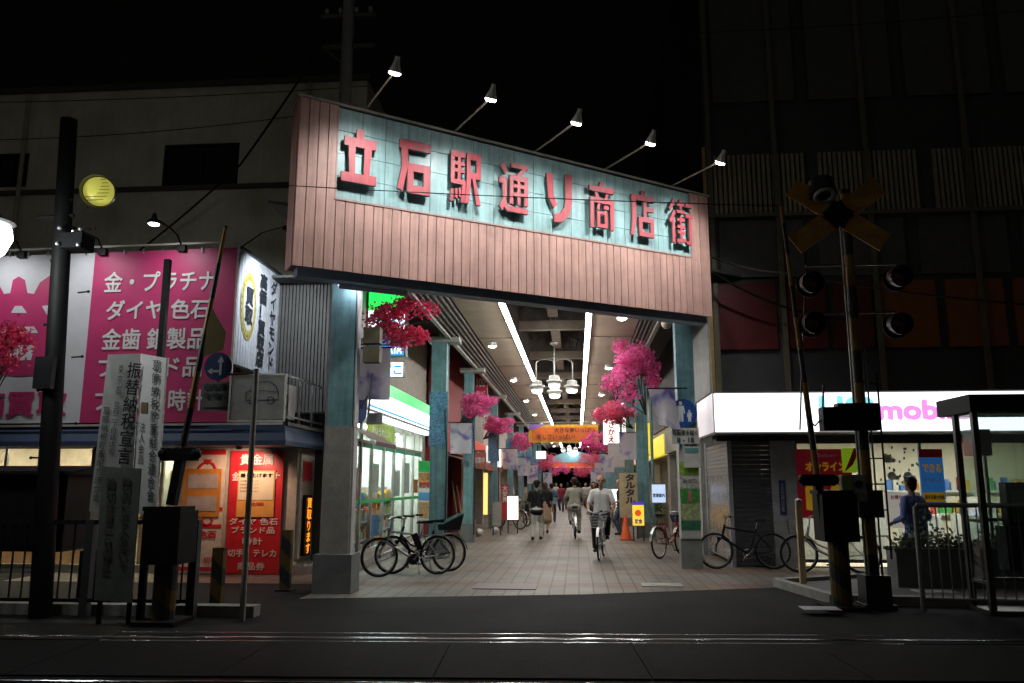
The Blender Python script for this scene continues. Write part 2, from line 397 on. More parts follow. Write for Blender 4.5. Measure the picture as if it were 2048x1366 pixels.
def planks(s0, s1, z0, z1, pitch):
    n = max(1, round((s1 - s0) / pitch)); st = (s1 - s0) / n
    for i in range(n):
        slab(bt, s0 + st * i + .007, s0 + st * (i + 1) - .007, z0, z1, -.028, 0)
planks(0, .6, 4.7, lambda s: topz(s) - .01, .15)
planks(.6, 7.42, 4.7, 5.79, .148)
planks(7.42, GL, 4.7, lambda s: topz(s) - .01, .23)
bt.build('cladding', PINKP, gate)
sd = MB()
for i in range(3):
    sd.hexa([gp(-.012, 4.7, -.03 - .14 * i), gp(.015, 4.7, -.03 - .14 * i), gp(.015, 4.7, -.165 - .14 * i), gp(-.012, 4.7, -.165 - .14 * i)],
            [gp(-.012, 7.32, -.03 - .14 * i), gp(.015, 7.32, -.03 - .14 * i), gp(.015, 7.32, -.165 - .14 * i), gp(-.012, 7.32, -.165 - .14 * i)])
sd.build('side_cladding', PINKP, gate)
tl = MB()
cols = 18; rows = 4; cw = (7.42 - .6) / cols
for i in range(cols):
    for j in range(rows):
        s0 = .6 + cw * i + .004; s1 = .6 + cw * (i + 1) - .004
        h0 = lambda s: 5.81 + (topz(s) - .03 - 5.81) * j / rows + .004
        h1 = lambda s: 5.81 + (topz(s) - .03 - 5.81) * (j + 1) / rows - .004
        tl.hexa([gp(s0, h0(s0), -.028), gp(s1, h0(s1), -.028), gp(s1, h0(s1), -.012), gp(s0, h0(s0), -.012)], [gp(s0, h1(s0), -.028), gp(s1, h1(s1), -.028), gp(s1, h1(s1), -.012), gp(s0, h1(s0), -.012)])
tl.build('tile_face', BLUEP, gate)
tm = MB()
slab(tm, -.03, GL + .03, 0, 0, 0, 0) if False else None
tm.hexa([gp(-.03, topz(0) - .01, -TH - .02), gp(GL + .03, topz(GL) - .01, -TH - .02), gp(GL + .03, topz(GL) - .01, .03), gp(-.03, topz(0) - .01, .03)],
        [gp(-.03, topz(0) + .03, -TH - .02), gp(GL + .03, topz(GL) + .03, -TH - .02), gp(GL + .03, topz(GL) + .03, .03), gp(-.03, topz(0) + .03, .03)])
tm.build('top_flashing', mat('flashing', (.36, .34, .3), .5, .4), gate)
tm = MB(); slab(tm, .57, 7.45, 5.79, 5.82, -.028, .012); slab(tm, .575, .6, 5.82, lambda s: topz(s) - .03, -.028, .008); slab(tm, 7.42, 7.445, 5.82, lambda s: topz(s) - .03, -.028, .008)
tm.build('panel_edging', mat('edging', (.5, .3, .27), .5), gate)
bm = MB(); slab(bm, .1, GL - .05, 4.58, 4.72, -.36, -.1)
bm.build('soffit_beam', mat('bluegrey_beam', (.2, .26, .33), .5), gate)
rl = MB(); rl.box(-3.05, 12.05, 4.62, -2.3, 12.2, 4.7)
def column(x, y, wd, base_w, base_h, z1, label, bandz=None, parent=None, grp='teal steel columns carrying the arcade roof'):
    if parent is None: t = thing('arcade_column', label, 'column', (x, y, 0), group=grp)
    else:
        t = parent
    h = wd / 2
    c = MB()
    c.box(x - h, y - h, base_h, x + h, y - h + .03, z1); c.box(x - h, y + h - .03, base_h, x + h, y + h, z1); c.box(x - .05, y - h + .03, base_h, x + .05, y + h - .03, z1)
    c.box(x - h + .02, y - h + .03, base_h, x - h + .05, y + h - .03, z1); c.box(x + h - .05, y - h + .03, base_h, x + h - .02, y + h - .03, z1)
    sh = c.build('shaft', TEAL, t)
    q = MB(); q.box(x - base_w / 2, y - base_w / 2, 0, x + base_w / 2, y + base_w / 2, base_h); q.build('base', mat('column_base', (.16, .17, .165), .7, bump=.2), t)
    return t
# gate columns
for (x, y, lab) in ((-3.6, 12.08, 'left'), (2.14, 15.98, 'right')):
    wd = .38 if lab == 'left' else .34; h = wd / 2
    hy = .13 if lab == 'left' else h
    c = MB(); c.box(x - h, y - hy, .55, x + h, y + hy, 5.6)
    c.build('column', TEAL, gate)
    q = MB(); bw = .29 if lab == 'left' else .2
    q.box(x - bw, y - bw * .8, 0, x + bw, y + bw * .8, .56); q.build('column_base', mat('column_base', (.16, .17, .165), .7, bump=.2), gate)
    j = MB()
    if lab == 'left':
        j.box(x - h - .012, y - hy - .012, .56, x + h + .012, y + hy + .012, 2.45); j.build('column_jacket', mat('concrete_jacket', (.34, .32, .28), .75, bump=.2), gate)
        j2 = MB(); j2.box(x + h + .014, y - .1, .56, x + h + .04, y + .1, 4.6); j2.build('conduit_cover', mat('conduit_cover', (.5, .5, .5), .5), gate)
    else:
        j.box(x - h - .012, y - h - .012, .56, x + h + .012, y + h + .012, 2.28); jk = j.build('column_jacket', mat('grey_jacket', (.36, .36, .35), .6), gate)
        for z0, z1, mm in ((1.75, 2.0, 'leaf_poster'), (1.5, 1.74, 'pale_poster'), (1.22, 1.49, 'tree_poster'), (.9, 1.21, 'moss_poster'), (.72, .89, 'deep_poster')):
            colr = dict(leaf_poster=(.2, .34, .04), pale_poster=(.4, .4, .36), tree_poster=(.05, .24, .05), moss_poster=(.3, .34, .16), deep_poster=(.03, .14, .07))[mm]
            b = MB(); b.box(x - h - .016, y - h - .018, z0, x + h + .016, y - h - .013, z1); b.build('poster_panel', mat(mm, colr, .5, var=.7, scale=14), jk)
        lettering(jk, 'みどり', (x - .13, y - h - .02, 1.6), X1, Z1, .26, .08, BLACK, .01, name='poster_lettering')
        b = MB(); b.box(x - .03, y - h - .024, 1.25, x + .03, y - h - .019, 1.45); b.build('poster_figure', mat('rose_print', (.45, .12, .15), .5), jk)
# chunky characters
def glyph(strokes, s, z, wd, ht, i):
    b = MB(); sh = MB()
    for k, st in enumerate(strokes):
        o1 = .105 + k * .0007
        if st[0] == 'r':
            pts = [(st[1], st[2]), (st[3], st[2]), (st[3], st[4]), (st[1], st[4])]
        else:
            pts = [(st[j], st[j + 1]) for j in range(1, len(st), 2)]
        P = [gp(s + a * wd, z + c * ht, .05) for a, c in pts]
        # outline counter-clockwise seen from the street
        b.poly([q + gn * (o1 - .07) for q in P], gn, .022)
        sh.poly([q + gn * (.0 + k * .0007) - gn * 0 for q in P], gn, o1 - .0725 - k * .0007)
    q = b.build('character', LETRED, gate); sh.build('character_side', LETSIDE, q)
def ln(x0, y0, x1, y1, w):
    d = math.hypot(x1 - x0, y1 - y0); a, c = -(y1 - y0) / d * w / 2, (x1 - x0) / d * w / 2
    return ('p', x0 - a, y0 - c, x1 - a, y1 - c, x1 + a, y1 + c, x0 + a, y0 + c)
r = lambda *a: ('r',) + a
GLYPHS = [
 [r(.4, .82, .62, 1), r(.06, .66, .98, .83), ('p', .18, .66, .38, .66, .38, .16, .22, .16), ('p', .64, .66, .86, .66, .8, .16, .64, .16), r(.0, 0, 1, .17)],
 [r(.04, .83, 1, 1), ('p', .1, .84, .3, .84, .3, .48, .12, .48), ('p', .12, .48, .3, .48, .16, .02, .0, .06), r(.3, .42, 1, .57), r(.3, 0, 1, .15), r(.3, .15, .48, .42), r(.8, .15, 1, .42)],
 [r(.02, .88, .48, 1), r(.02, .44, .14, .88), r(.24, .44, .34, .88), r(.14, .72, .47, .79), r(.14, .58, .47, .65), r(.02, .35, .5, .44), ('p', .0, .0, .1, .0, .12, .24, .02, .24), ('p', .16, .08, .24, .06, .24, .26, .16, .26), ('p', .28, .1, .35, .1, .35, .28, .28, .28), ('p', .34, 0, .48, 0, .5, .36, .4, .36),
  r(.54, .87, 1, 1), r(.54, .5, .66, .87), r(.86, .5, 1, .87), r(.66, .5, .86, .62), ('p', .48, .0, .6, .0, .68, .5, .54, .5), ('p', .72, .5, .82, .5, 1, .0, .86, .0)],
 [('p', .04, .9, .14, 1, .3, .82, .2, .73), r(.0, .55, .26, .67), ('p', .12, .2, .26, .24, .26, .56, .12, .56), ('p', .0, .1, .1, .0, .26, .18, .16, .28), ('p', .1, .12, .16, .22, .32, .12, .28, .0), ('p', .28, .0, .32, .11, 1, .1, 1, 0),
  r(.4, .9, 1, 1), ('p', .6, .76, .8, .9, .96, .9, .7, .72), r(.36, .64, 1, .75), r(.36, .16, .48, .64), r(.86, .16, 1, .64), r(.62, .16, .73, .64), r(.48, .5, .86, .57), r(.48, .33, .86, .4)],
 [('p', .04, .95, .26, .95, .3, .5, .42, .32, .3, .24, .1, .45), ('p', .74, 1, .98, 1, .98, .4, .74, .45), ('p', .74, .45, .98, .4, .86, .15, .69, .29), ('p', .69, .29, .86, .15, .62, .0, .54, .17), ('p', .54, .17, .62, .0, .32, -.04, .3, .12)],
 [r(.42, .9, .58, 1), r(.02, .78, .98, .9), ('p', .22, .76, .34, .76, .4, .64, .28, .64), ('p', .66, .76, .78, .76, .7, .64, .6, .64), r(.04, .54, .96, .65), r(.04, 0, .18, .54), r(.82, 0, .96, .54), ('p', .28, .4, .4, .4, .44, .53, .34, .53), r(.56, .42, .76, .5), r(.3, .3, .7, .37), r(.3, .02, .7, .1), r(.3, .1, .41, .3), r(.59, .1, .7, .3)],
 [r(.46, .9, .62, 1), r(.06, .78, 1, .9), ('p', .08, .78, .24, .78, .24, .4, .08, .4), ('p', .08, .4, .24, .4, .12, 0, 0, 0), r(.54, .42, .68, .78), r(.68, .56, .98, .66), r(.34, .32, .96, .42), r(.34, 0, .96, .1), r(.34, .1, .48, .32), r(.82, .1, .96, .32)],
 [('p', .0, .76, .06, .7, .28, .92, .2, 1), ('p', .0, .5, .06, .43, .3, .68, .22, .75), r(.12, .0, .23, .56), r(.46, .78, .55, 1), r(.34, .84, .66, .91), r(.32, .68, .68, .75), r(.46, .34, .55, .62), r(.34, .5, .66, .57), r(.32, .34, .68, .41), r(.46, .08, .55, .34), ('p', .3, .0, .7, .04, .7, .12, .3, .09), r(.34, .22, .66, .28), r(.72, .84, 1, .92), r(.7, .6, 1, .69), r(.84, .0, .95, .6), r(.72, .0, .84, .08)],
]
for i, gl in enumerate(GLYPHS):
    glyph(gl, .64 + .886 * i, 6.07 - .01 * i, .54, .87, i)
# floodlights over the sign
for i, (s, px) in enumerate(((1.02, 0), (2.54, 0), (4.06, 0), (5.52, 0), (7.04, 0))):
    base = gp(s, topz(s), -.1); head = gp(s + .02, topz(s) + .05, 1.28)
    t = thing('floodlight', ['leftmost floodlight on a long arm above the gate sign', 'second floodlight from the left on an arm above the gate sign', 'middle floodlight of five above the gate sign', 'fourth floodlight from the left above the gate sign', 'rightmost floodlight on an arm above the gate sign'][i], 'floodlight', base, group='floodlights on arms over the gate sign')
    a = MB(); a.path([base, base + Z1 * .06, head + Z1 * .02 + gn * -.1], .016, 6); a.build('arm', mat('lamp_arm', (.55, .5, .4), .5, .3), t)
    aim = gp(s, 6.3, 0); ax = (head - aim).normalized(); ax = (ax * .55 + Z1 * .45).normalized()
    hd = MB(); hd.lathe(head, [(.085, .0), (.088, .03), (.06, .09), (.038, .17), (.034, .22)], 16, ax); hd.build('lamp_head', mat('lamp_head_grey', (.75, .74, .7), .5), t, smooth=True)
    gl_ = MB(); gl_.lathe(head, [(.03, -.045), (.075, -.032), (.088, -.002)], 16, ax); gl_.build('bulb', glow('flood_bulb', (1, .98, .92), 30), t)
    lamp('SPOT', 'flood_light', head - ax * .06, 215, (.98, 1, .97), t, aim=gp(s, 4.7, 0), size=.12, angle=2.05, blend=1)
# ================================================================ arcade roof, lights, columns
AY0, AY1 = 12.9, 78
roof = thing('arcade_roof', 'beige arcade ceiling with dark louvres and raised dark ridge', 'arcade roof', (-.54, 40, 5))
def gateY(x, off=.62): return 10.9 + .63 * (x + 4.07) + off
CEIL = mat('ceiling_panel_beige', (.36, .285, .215), .6, var=.25, scale=1.0)
SLAT = mat('dark_slat', (.13, .115, .1), .6)
def strip_prism(b, xa, za, xb, zb, y1, th=.03):
    b.hexa([V((xa, gateY(xa), za)), V((xb, gateY(xb), zb)), V((xb, y1, zb)), V((xa, y1, za))],
           [V((xa, gateY(xa), za + th)), V((xb, gateY(xb), zb + th)), V((xb, y1, zb + th)), V((xa, y1, za + th))])
b = MB(); strip_prism(b, -2.3, 5.0, -1.42, 5.0, AY1); b.build('ceiling_panel', CEIL, roof)
b = MB(); strip_prism(b, .34, 5.0, 1.34, 5.0, AY1); b.build('ceiling_panel', CEIL, roof)
sm = MB(); y = 18.9
b = MB()
for yy in [14 + 4.6 * i for i in range(14)]:
    b.box(-2.3, yy, 4.985, -1.42, yy + .015, 4.999) if yy > 13.5 else 0
    b.box(.34, yy, 4.985, 1.34, yy + .015, 4.999) if yy > 15 else 0
b.build('panel_joint', SLAT, roof)
lv = MB()
for i in range(5):
    x = -2.36 - i * .085; strip_prism(lv, x - .03, 4.97 - i * .035, x, 4.97 - i * .035, AY1, .07)
lv.build('louvre', SLAT, roof)
lv = MB()
for i in range(4):
    x = 1.38 + i * .085; strip_prism(lv, x, 4.97 - i * .02, x + .03, 4.97 - i * .02, AY1, .07)
lv.build('louvre', SLAT, roof)
gt = MB(); strip_prism(gt, -2.86, 4.78, -2.78, 4.78, AY1, .12); gt.build('gutter', mat('gutter_grey', (.4, .39, .37), .5), roof)
gt = MB(); strip_prism(gt, 1.7, 4.86, 1.78, 4.86, AY1, .12); gt.build('gutter', mat('gutter_grey', (.4, .39, .37), .5), roof)
# boards above everything, so the night sky stays out
dk = MB(); strip_prism(dk, -4.6, 5.75, -1.3, 5.9, AY1, .05); strip_prism(dk, .22, 5.9, 3.4, 5.75, AY1, .05); dk.build('roof_sheet', mat('roof_sheet_dark', (.07, .065, .06), .8), roof)
rg = MB(); n = 0
y = 14.4
while y < AY1:
    rg.box(-1.38, y, 6.16, .3, y + .26, 6.19); y += .29
rg.build('ridge_board', mat('ridge_board_dark', (.11, .105, .1), .7), roof)
rs = MB(); rs.box(-1.42, gateY(-1.4), 5.03, -1.4, AY1, 6.2); rs.box(.32, gateY(.3), 5.03, .34, AY1, 6.2)
y = 13.4
while y < AY1:
    rs.box(-1.4, y, 5.05, -1.375, y + .02, 6.15); 
    if y > 14.6: rs.box(.295, y, 5.05, .32, y + .02, 6.15)
    y += .24
rs.build('ridge_side', mat('ridge_side_dark', (.16, .14, .13), .7), roof)
for y in (19.2, 23.8, 28.4):
    b = MB()
    for k in range(15): b.box(-1.36 + .11 * k, y - .03, 5.51, -1.36 + .11 * k + .1, y, 6.12)
    b.build('baffle_board', mat('ridge_side_dark', (.16, .14, .13), .7), roof)
for i, y in enumerate([19.2 + 4.6 * j for j in range(13)]):
    b = MB(); b.box(-1.37, y - .1, 5.28, .29, y + .1, 5.5); b.build('cross_beam', mat('beam_beige', (.36, .3, .24), .6), roof)
b = MB(); b.box(-.66, 14.2, 5.6, -.42, AY1, 5.86); b.build('ridge_beam', mat('beam_beige', (.36, .3, .24), .6), roof)
b = MB()
for j in range(30):
    y = 14.8 + 2.1 * j
    b.bar((-1.35, y, 5.62), (-.55, y, 6.1), .07, .1); b.bar((.28, y, 5.62), (-.53, y, 6.1), .07, .1)
each(b, 'rafter', SLAT, roof)
TUBE = glow('fluorescent_tube', (1, .96, .9), 48)
HOUS = mat('white_housing', (.7, .7, .68), .4, var=.05)
def flu(x, y, lab, grp):
    t = thing('fluorescent_light', lab, 'ceiling light', (x, y, 4.98), group=grp)
    b = MB(); b.box(x - .06, y - 1.2, 4.868, x + .06, y + 1.2, 4.9)
    for e in (-.9, .9): b.box(x - .02, y + e - .02, 4.9, x + .02, y + e + .02, 4.998)
    b.build('housing', HOUS, t)
    b = MB(); b.path([(x - .03, y - 1.19, 4.85), (x - .03, y + 1.19, 4.85)], .016, 8); b.path([(x + .03, y - 1.19, 4.85), (x + .03, y + 1.19, 4.85)], .016, 8); b.build('tube', TUBE, t)
    return t
f0 = flu(-1.35, 14.3, 'white fluorescent light in the left ceiling row', 'left row of fluorescent lights')
f1 = flu(.27, 15.6, 'white fluorescent light in the right ceiling row', 'right row of fluorescent lights')
for j in range(1, 25):
    c = copy_tree(f0); c.location.y += 2.46 * j
    if j < 24: c = copy_tree(f1); c.location.y += 2.46 * j
DL = glow('downlight_glow', (1, .97, .9), 14)
def downl(x, y, lab, grp):
    t = thing('downlight', lab, 'downlight', (x, y, 4.99), group=grp)
    b = MB(); b.lathe((x, y, 4.9), [(.1, .09), (.1, .04), (.13, 0), (.12, .0)], 16); b.build('shade', HOUS, t)
    b = MB(); b.lathe((x, y, 4.885), [(.02, -.03), (.08, -.01), (.1, .013)], 14); b.build('bulb', DL, t)
    return t
d0 = downl(-2.03, 19.2, 'round white downlight on the left ceiling panel', 'left row of downlights')
d1 = downl(.95, 16.1, 'round white downlight on the right ceiling panel', 'right row of downlights')
for j in range(1, 9):
    c = copy_tree(d0); c.location.y += 6.6 * j
    c = copy_tree(d1); c.location.y += 7.1 * j
for s0, lab, zz, oo in ((1.35, 'fluorescent light under the left end of the gate sign', 4.56, -.42), (3.9, 'unseen fluorescent light added behind the middle of the gate soffit', 4.74, -.6), (6.4, 'unseen fluorescent light added behind the right part of the gate soffit', 4.74, -.6)):  # middle and right tubes are added out of view to light people and blossoms
    c = gp(s0, zz, oo); t = thing('fluorescent_light', lab, 'ceiling light', c, group='fluorescent lights behind the gate soffit')
    b = MB(); b.bar(gp(s0 - .55, zz + .04, oo), gp(s0 + .55, zz + .04, oo), .09, .03); b.bar(gp(s0 - .55, zz + .0, oo + .05), gp(s0 + .55, zz + .0, oo + .05), .012, .08); b.build('housing', mat('lilac_housing', (.5, .5, .62), .4), t)
    b = MB(); b.path([gp(s0 - .53, zz + .005, oo), gp(s0 + .53, zz + .005, oo)], .016, 8); b.build('tube', glow('gate_tube', (.95, .95, 1), 42), t)
# pendant clusters
def pendant(y, lab):
    x = -.57
    t = thing('pendant_lamp', lab, 'pendant lamp', (x, y, 5.3), group='pendant lamp clusters under the arcade ridge')
    RODM = mat('pendant_rod', (.4, .4, .38), .4, .5)
    b = MB(); b.path([(x, y, 5.28), (x, y, 4.0)], .018, 8); b.lathe((x, y, 5.2), [(.02, 0), (.1, .03), (.12, .08)], 14); b.build('rod', RODM, t)
    for sx in (-1, 1):
        b = MB(); pts = [(x, y, 4.72)] + [(x + sx * (.24 - .24 * math.cos(a)), y, 4.72 + .12 * math.sin(a)) for a in [math.pi * k / 8 for k in range(1, 9)]] + [(x + sx * .48, y, 4.22)]
        b.path(pts, .013, 6); b.build('arm', RODM, t)
    b = MB(); b.path([(x - .44, y, 4.1), (x + .44, y, 4.1)], .012, 6); b.path([(x, y - .44, 4.1), (x, y + .44, 4.1)], .012, 6); b.build('cross_bar', RODM, t)
    for dx, dy, z in ((-.46, 0, 4.02), (.46, 0, 4.02), (0, -.12, 4.14), (0, .12, 3.9)):
        s = MB(); s.lathe((x + dx, y + dy, z), [(.06, .26), (.13, .24), (.14, .14), (.2, .12), (.21, .08), (.16, .05), (.16, .0)], 18); so = s.build('lamp_shade', mat('shade_opal', (.6, .6, .58), .35, var=.05), t, smooth=True)
        s = MB(); s.lathe((x + dx, y + dy, z - .06), [(.05, -.03), (.12, -.01), (.15, .05)], 18); s.build('diffuser', glow('pendant_glow', (1, .97, .9), 6), so)
    return t
pc = pendant(21, 'cluster of four white pendant lamps nearest the entrance')
c2 = copy_tree(pc); c2.location.y = 60; c2['label'] = 'far cluster of pendant lamps before the far gate'
# columns
LCOL = [17.7, 22.6, 29.6, 36.9, 44.2, 51.5, 58.8, 66]; RCOL = [25.0, 31.6, 38.4, 45.2, 52.0, 58.8, 66]
CAPM = mat('bracket_grey', (.42, .41, .38), .6)
nth = ['first', 'second', 'third', 'fourth', 'fifth', 'sixth', 'seventh', 'eighth']
for i, y in enumerate(LCOL):
    t = column(-3.05, y, .34 if i == 0 else .25, .46 if i == 0 else .36, .5, 4.85, f'{nth[i]} teal steel column along the left arcade side past the gate')
    b = MB(); b.box(-3.3, y - .2, 4.72, -2.6, y + .2, 4.84); b.build('bracket', CAPM, t)
    if i < 3:
        b = MB(); b.path([(-2.86, y - .2, .2), (-2.85, y - .2, 2.4), (-2.9, y - .2, 3.2)], .02, 6); b.build('conduit', DARKM, t)
    b = MB(); b.box(-3.25, y - .185, 2.4, -2.85, y - .175, 3.6) ; b.build('blue_wrap', mat('blue_string_wrap', (.12, .3, .48), .5, var=.8, scale=22), t)
for i, y in enumerate(RCOL):
    t = column(2.0, y, .34, .44, .45, 4.9, f'{nth[i]} teal steel column along the right arcade side past the gate')
    b = MB(); b.box(1.6, y - .2, 4.74, 2.2, y + .2, 4.86); b.build('bracket', CAPM, t)
    b = MB(); b.path([(2.28, y - .1, .0), (2.28, y - .1, 4.7)], .045, 8); b.build('downpipe', TEAL, t)
# far gate and darkness beyond
fg = thing('inner_gate', 'curved light blue inner gate with orange band at the far end', 'gate sign', (-.3, 75, 4))
LB = mat('light_blue_panel', (.25, .55, .65), .4)
b = MB(); pts = [(-2.3 + .2 * k, 75, 3.9) for k in range(21)]
out = [V((-2.3 + 4.0 * k / 20, 74.9, 3.55)) for k in range(21)] + [V((-2.3 + 4.0 * (20 - k) / 20, 74.9, 4.05 + .5 * math.sin(math.pi * k / 20))) for k in range(21)]
b.poly(out, Y1, .3); b.build('arch_panel', LB, fg)
b = MB(); b.box(-2.3, 74.8, 3.15, 1.7, 75.1, 3.52); b.build('orange_band', glow('orange_sign', (.7, .1, .02), .35), fg)
b = MB(); b.box(-2.3, 74.79, 3.06, 1.7, 75.0, 3.15); b.build('yellow_band', glow('yellow_line', (.8, .4, .03), .5), fg)
b = MB(); b.lathe((-.3, 74.5, 4.2), [(.05, -.1), (.35, 0), (.4, .25), (.1, .4)], 16); b.build('globe_light', glow('white_globe', (1, 1, 1), 6), fg)
for x in (-2.5, 1.9):
    b = MB(); b.box(x - .17, 74.9, 0, x + .17, 75.2, 4.2); b.build('post', TEAL, fg)
b = MB(); b.box(-9, 118, 0, 9, 119, 9)
tag(b.build('end_building', mat('far_dark', (.02, .02, .024), .9), origin=(0, 118, 0)), 'unlit dark building closing the street beyond the arcade', 'building')
# hanging orange banner
t = thing('overhead_banner', 'orange banner with yellow border hung across the arcade', 'banner', (-.65, 36, 4.4))
def bnr(m, x0, x1, z0, z1, y, nm):
    b = MB(); n = 16
    for k in range(n):
        xa, xb = x0 + (x1 - x0) * k / n, x0 + (x1 - x0) * (k + 1) / n
        sa, sb = .04 * math.sin(xa * 4), .04 * math.sin(xb * 4)
        b.hexa([V((xa, y + sa, z0)), V((xb, y + sb, z0)), V((xb, y + sb + .01, z0)), V((xa, y + sa + .01, z0))], [V((xa, y + sa, z1)), V((xb, y + sb, z1)), V((xb, y + sb + .01, z1)), V((xa, y + sa + .01, z1))])
    return b.build(nm, m, t)
bnr(mat('banner_yellow', (.75, .42, .03), .7), -2.15, .95, 3.4, 4.2, 36, 'cloth')
bnr(mat('banner_orange', (.75, .16, .03), .7), -2.0, .9, 3.5, 4.08, 35.97, 'orange_field')
b = MB(); b.poly([V((-2.14, 35.9, 4.2)), V((-1.4, 35.9, 4.2)), V((-1.9, 35.9, 4.0)), V((-2.14, 35.9, 3.95))], Y1, .01); b.build('purple_corner', mat('banner_purple', (.25, .15, .55), .7), t)
lettering(t, '大きな夢いっぱい', (-1.0, 35.9, 3.84), X1, Z1, 1.8, .2, mat('banner_ink', (.12, .02, .01), .7), .02)
lettering(t, '楽しさいっぱい!', (-1.8, 35.9, 3.54), X1, Z1, 1.7, .22, mat('banner_ink', (.12, .02, .01), .7), .02)
b = MB(); b.path([(-2.8, 36, 4.3), (1.7, 36, 4.3)], .02, 6); b.path([(-2.1, 36, 4.3), (-2.1, 36, 4.98)], .008, 5); b.path([(.9, 36, 4.3), (.9, 36, 4.98)], .008, 5); b.build('hanging_rod', GALV, t)

# ================================================================ blossom sprays and flags
def blossom_mesh(name, m, n, sx, sy, sz, seed, parent, clumps=22):
    q = random.Random(seed); b = MB(); cs = []
    while len(cs) < clumps:
        p = V((q.uniform(-1, 1), q.uniform(-1, 1), q.uniform(-1, 1)))
        if .3 < p.length < .95: cs.append((V((p.x * sx * .8, p.y * sy * .8, p.z * sz * .8 + .08 * sz)), q.uniform(.2, .42)))
    for i in range(n):
        c, rr = q.choice(cs)
        d = V((q.gauss(0, 1), q.gauss(0, 1), q.gauss(0, 1))).normalized() * (rr * q.uniform(.3, 1.1))
        p = c + V((d.x * sx, d.y * sy, d.z * sz))
        nrm = (d.normalized() + V((q.gauss(0, .5), q.gauss(0, .5), q.gauss(0, .5)))).normalized(); a = nrm.orthogonal().normalized(); e = nrm.cross(a)
        r = q.uniform(.022, .042); ro = q.uniform(0, 6)
        vs = [p - nrm * r * .35]
        for k in range(10):
            t = ro + math.pi * k / 5; rr2 = r * (1.0 if k % 2 == 0 else .72)
            vs.append(p + (a * math.cos(t) + e * math.sin(t)) * rr2 + nrm * (.2 * r if k % 2 == 0 else 0))
        b.add(vs, [(0, 1 + k, 1 + (k + 1) % 10) for k in range(10)])
    return b.build(name, m, parent, local=True), cs
def spray(loc, sz, lab, m, n, seed, root, grp='pink artificial blossom sprays on the arcade columns'):
    t = thing('blossom_spray', lab, 'blossom spray', loc, group=grp)
    o, cs = blossom_mesh('blossoms', m, n, *sz, seed, t)
    b = MB(); rt = V(root) - V(loc)
    for c, rr in cs[::2]:
        mid = rt * .45 + c * .5 + V((0, 0, -.08)); b.path([rt, mid, c], [.014, .008, .004], 5)
        for _ in range(2):
            e = c + V((R.gauss(0, .25) * sz[0], R.gauss(0, .25) * sz[1], R.gauss(0, .2) * sz[2])); b.path([mid, (mid + e) / 2 + V((0, 0, .04)), e], [.006, .004, .002], 4)
    b.build('branch', mat('bark_brown', (.05, .035, .025), .8), t, local=True)
    lf = MB()
    for _ in range(int(n * .08)):
        c, rr = R.choice(cs); p = c + V((R.gauss(0, .2) * sz[0], R.gauss(0, .2) * sz[1], R.gauss(0, .2) * sz[2])); d = V((R.gauss(0, 1), R.gauss(0, 1), R.gauss(0, 1))).normalized(); e = d.orthogonal().normalized() * .012
        lf.add([p, p + d * .03 + e, p + d * .06, p + d * .03 - e], [(0, 1, 2, 3)])
    lf.build('leaves', mat('leaf_green', (.06, .12, .04), .6), t, local=True)
    return t
MAG = thin(mat('blossom_crimson', (.95, .09, .23), .6, var=.3, scale=9)); PNK = thin(mat('blossom_pink', (.98, .2, .52), .6, var=.3, scale=9)); ROSE = thin(mat('blossom_rose', (.97, .19, .36), .6, var=.3, scale=9))
spray(at_y(802, 648, 13.7), (.76, .55, .53), 'crimson blossom spray on the left gate column', MAG, 2300, 3, at_y(700, 690, 12.3))
spray(at_y(1260, 745, 18.2), (.74, .6, .8), 'bright pink blossom spray on the right near the gate column', PNK, 4200, 5, at_y(1292, 830, 18.6))
for px, py, y, w_, h_, m_, lab in ((958, 812, 22.0, .62, .4, PNK, 'pink blossom spray on the second left column'), (997, 852, 28.9, .66, .36, PNK, 'pink blossom spray on the third left column'), (1045, 885, 36.2, .8, .5, PNK, 'pink blossom spray left of the orange banner'),
        (1092, 925, 50, 1.1, .65, ROSE, 'rose blossom spray low on the far left'), (1118, 942, 62, 1.0, .5, PNK, 'small pink blossom spray left of the dark far end'),
        (1228, 826, 24.6, .68, .42, ROSE, 'rose blossom spray on the first right column'), (1196, 888, 31, .75, .5, PNK, 'pink blossom spray right of the orange banner'), (1176, 924, 46, 1.0, .85, ROSE, 'rose blossom spray low on the far right'), (1166, 945, 60, .9, .5, ROSE, 'small rose blossom spray right of the dark far end')):
    spray(at_y(px, py, y), (w_, .5, h_), lab, m_, 2300 if y < 33 else 1300, int(px), (at_y(px, py, y) + V((-.6 if px < 1140 else .6, .4, -.45))))
spray(at_y(6, 705, 11.2), (.55, .4, .5), 'red blossom spray at the far left edge in front of the billboard', MAG, 800, 77, at_y(-40, 830, 11.2))
FL = _mats['flag_cloth']
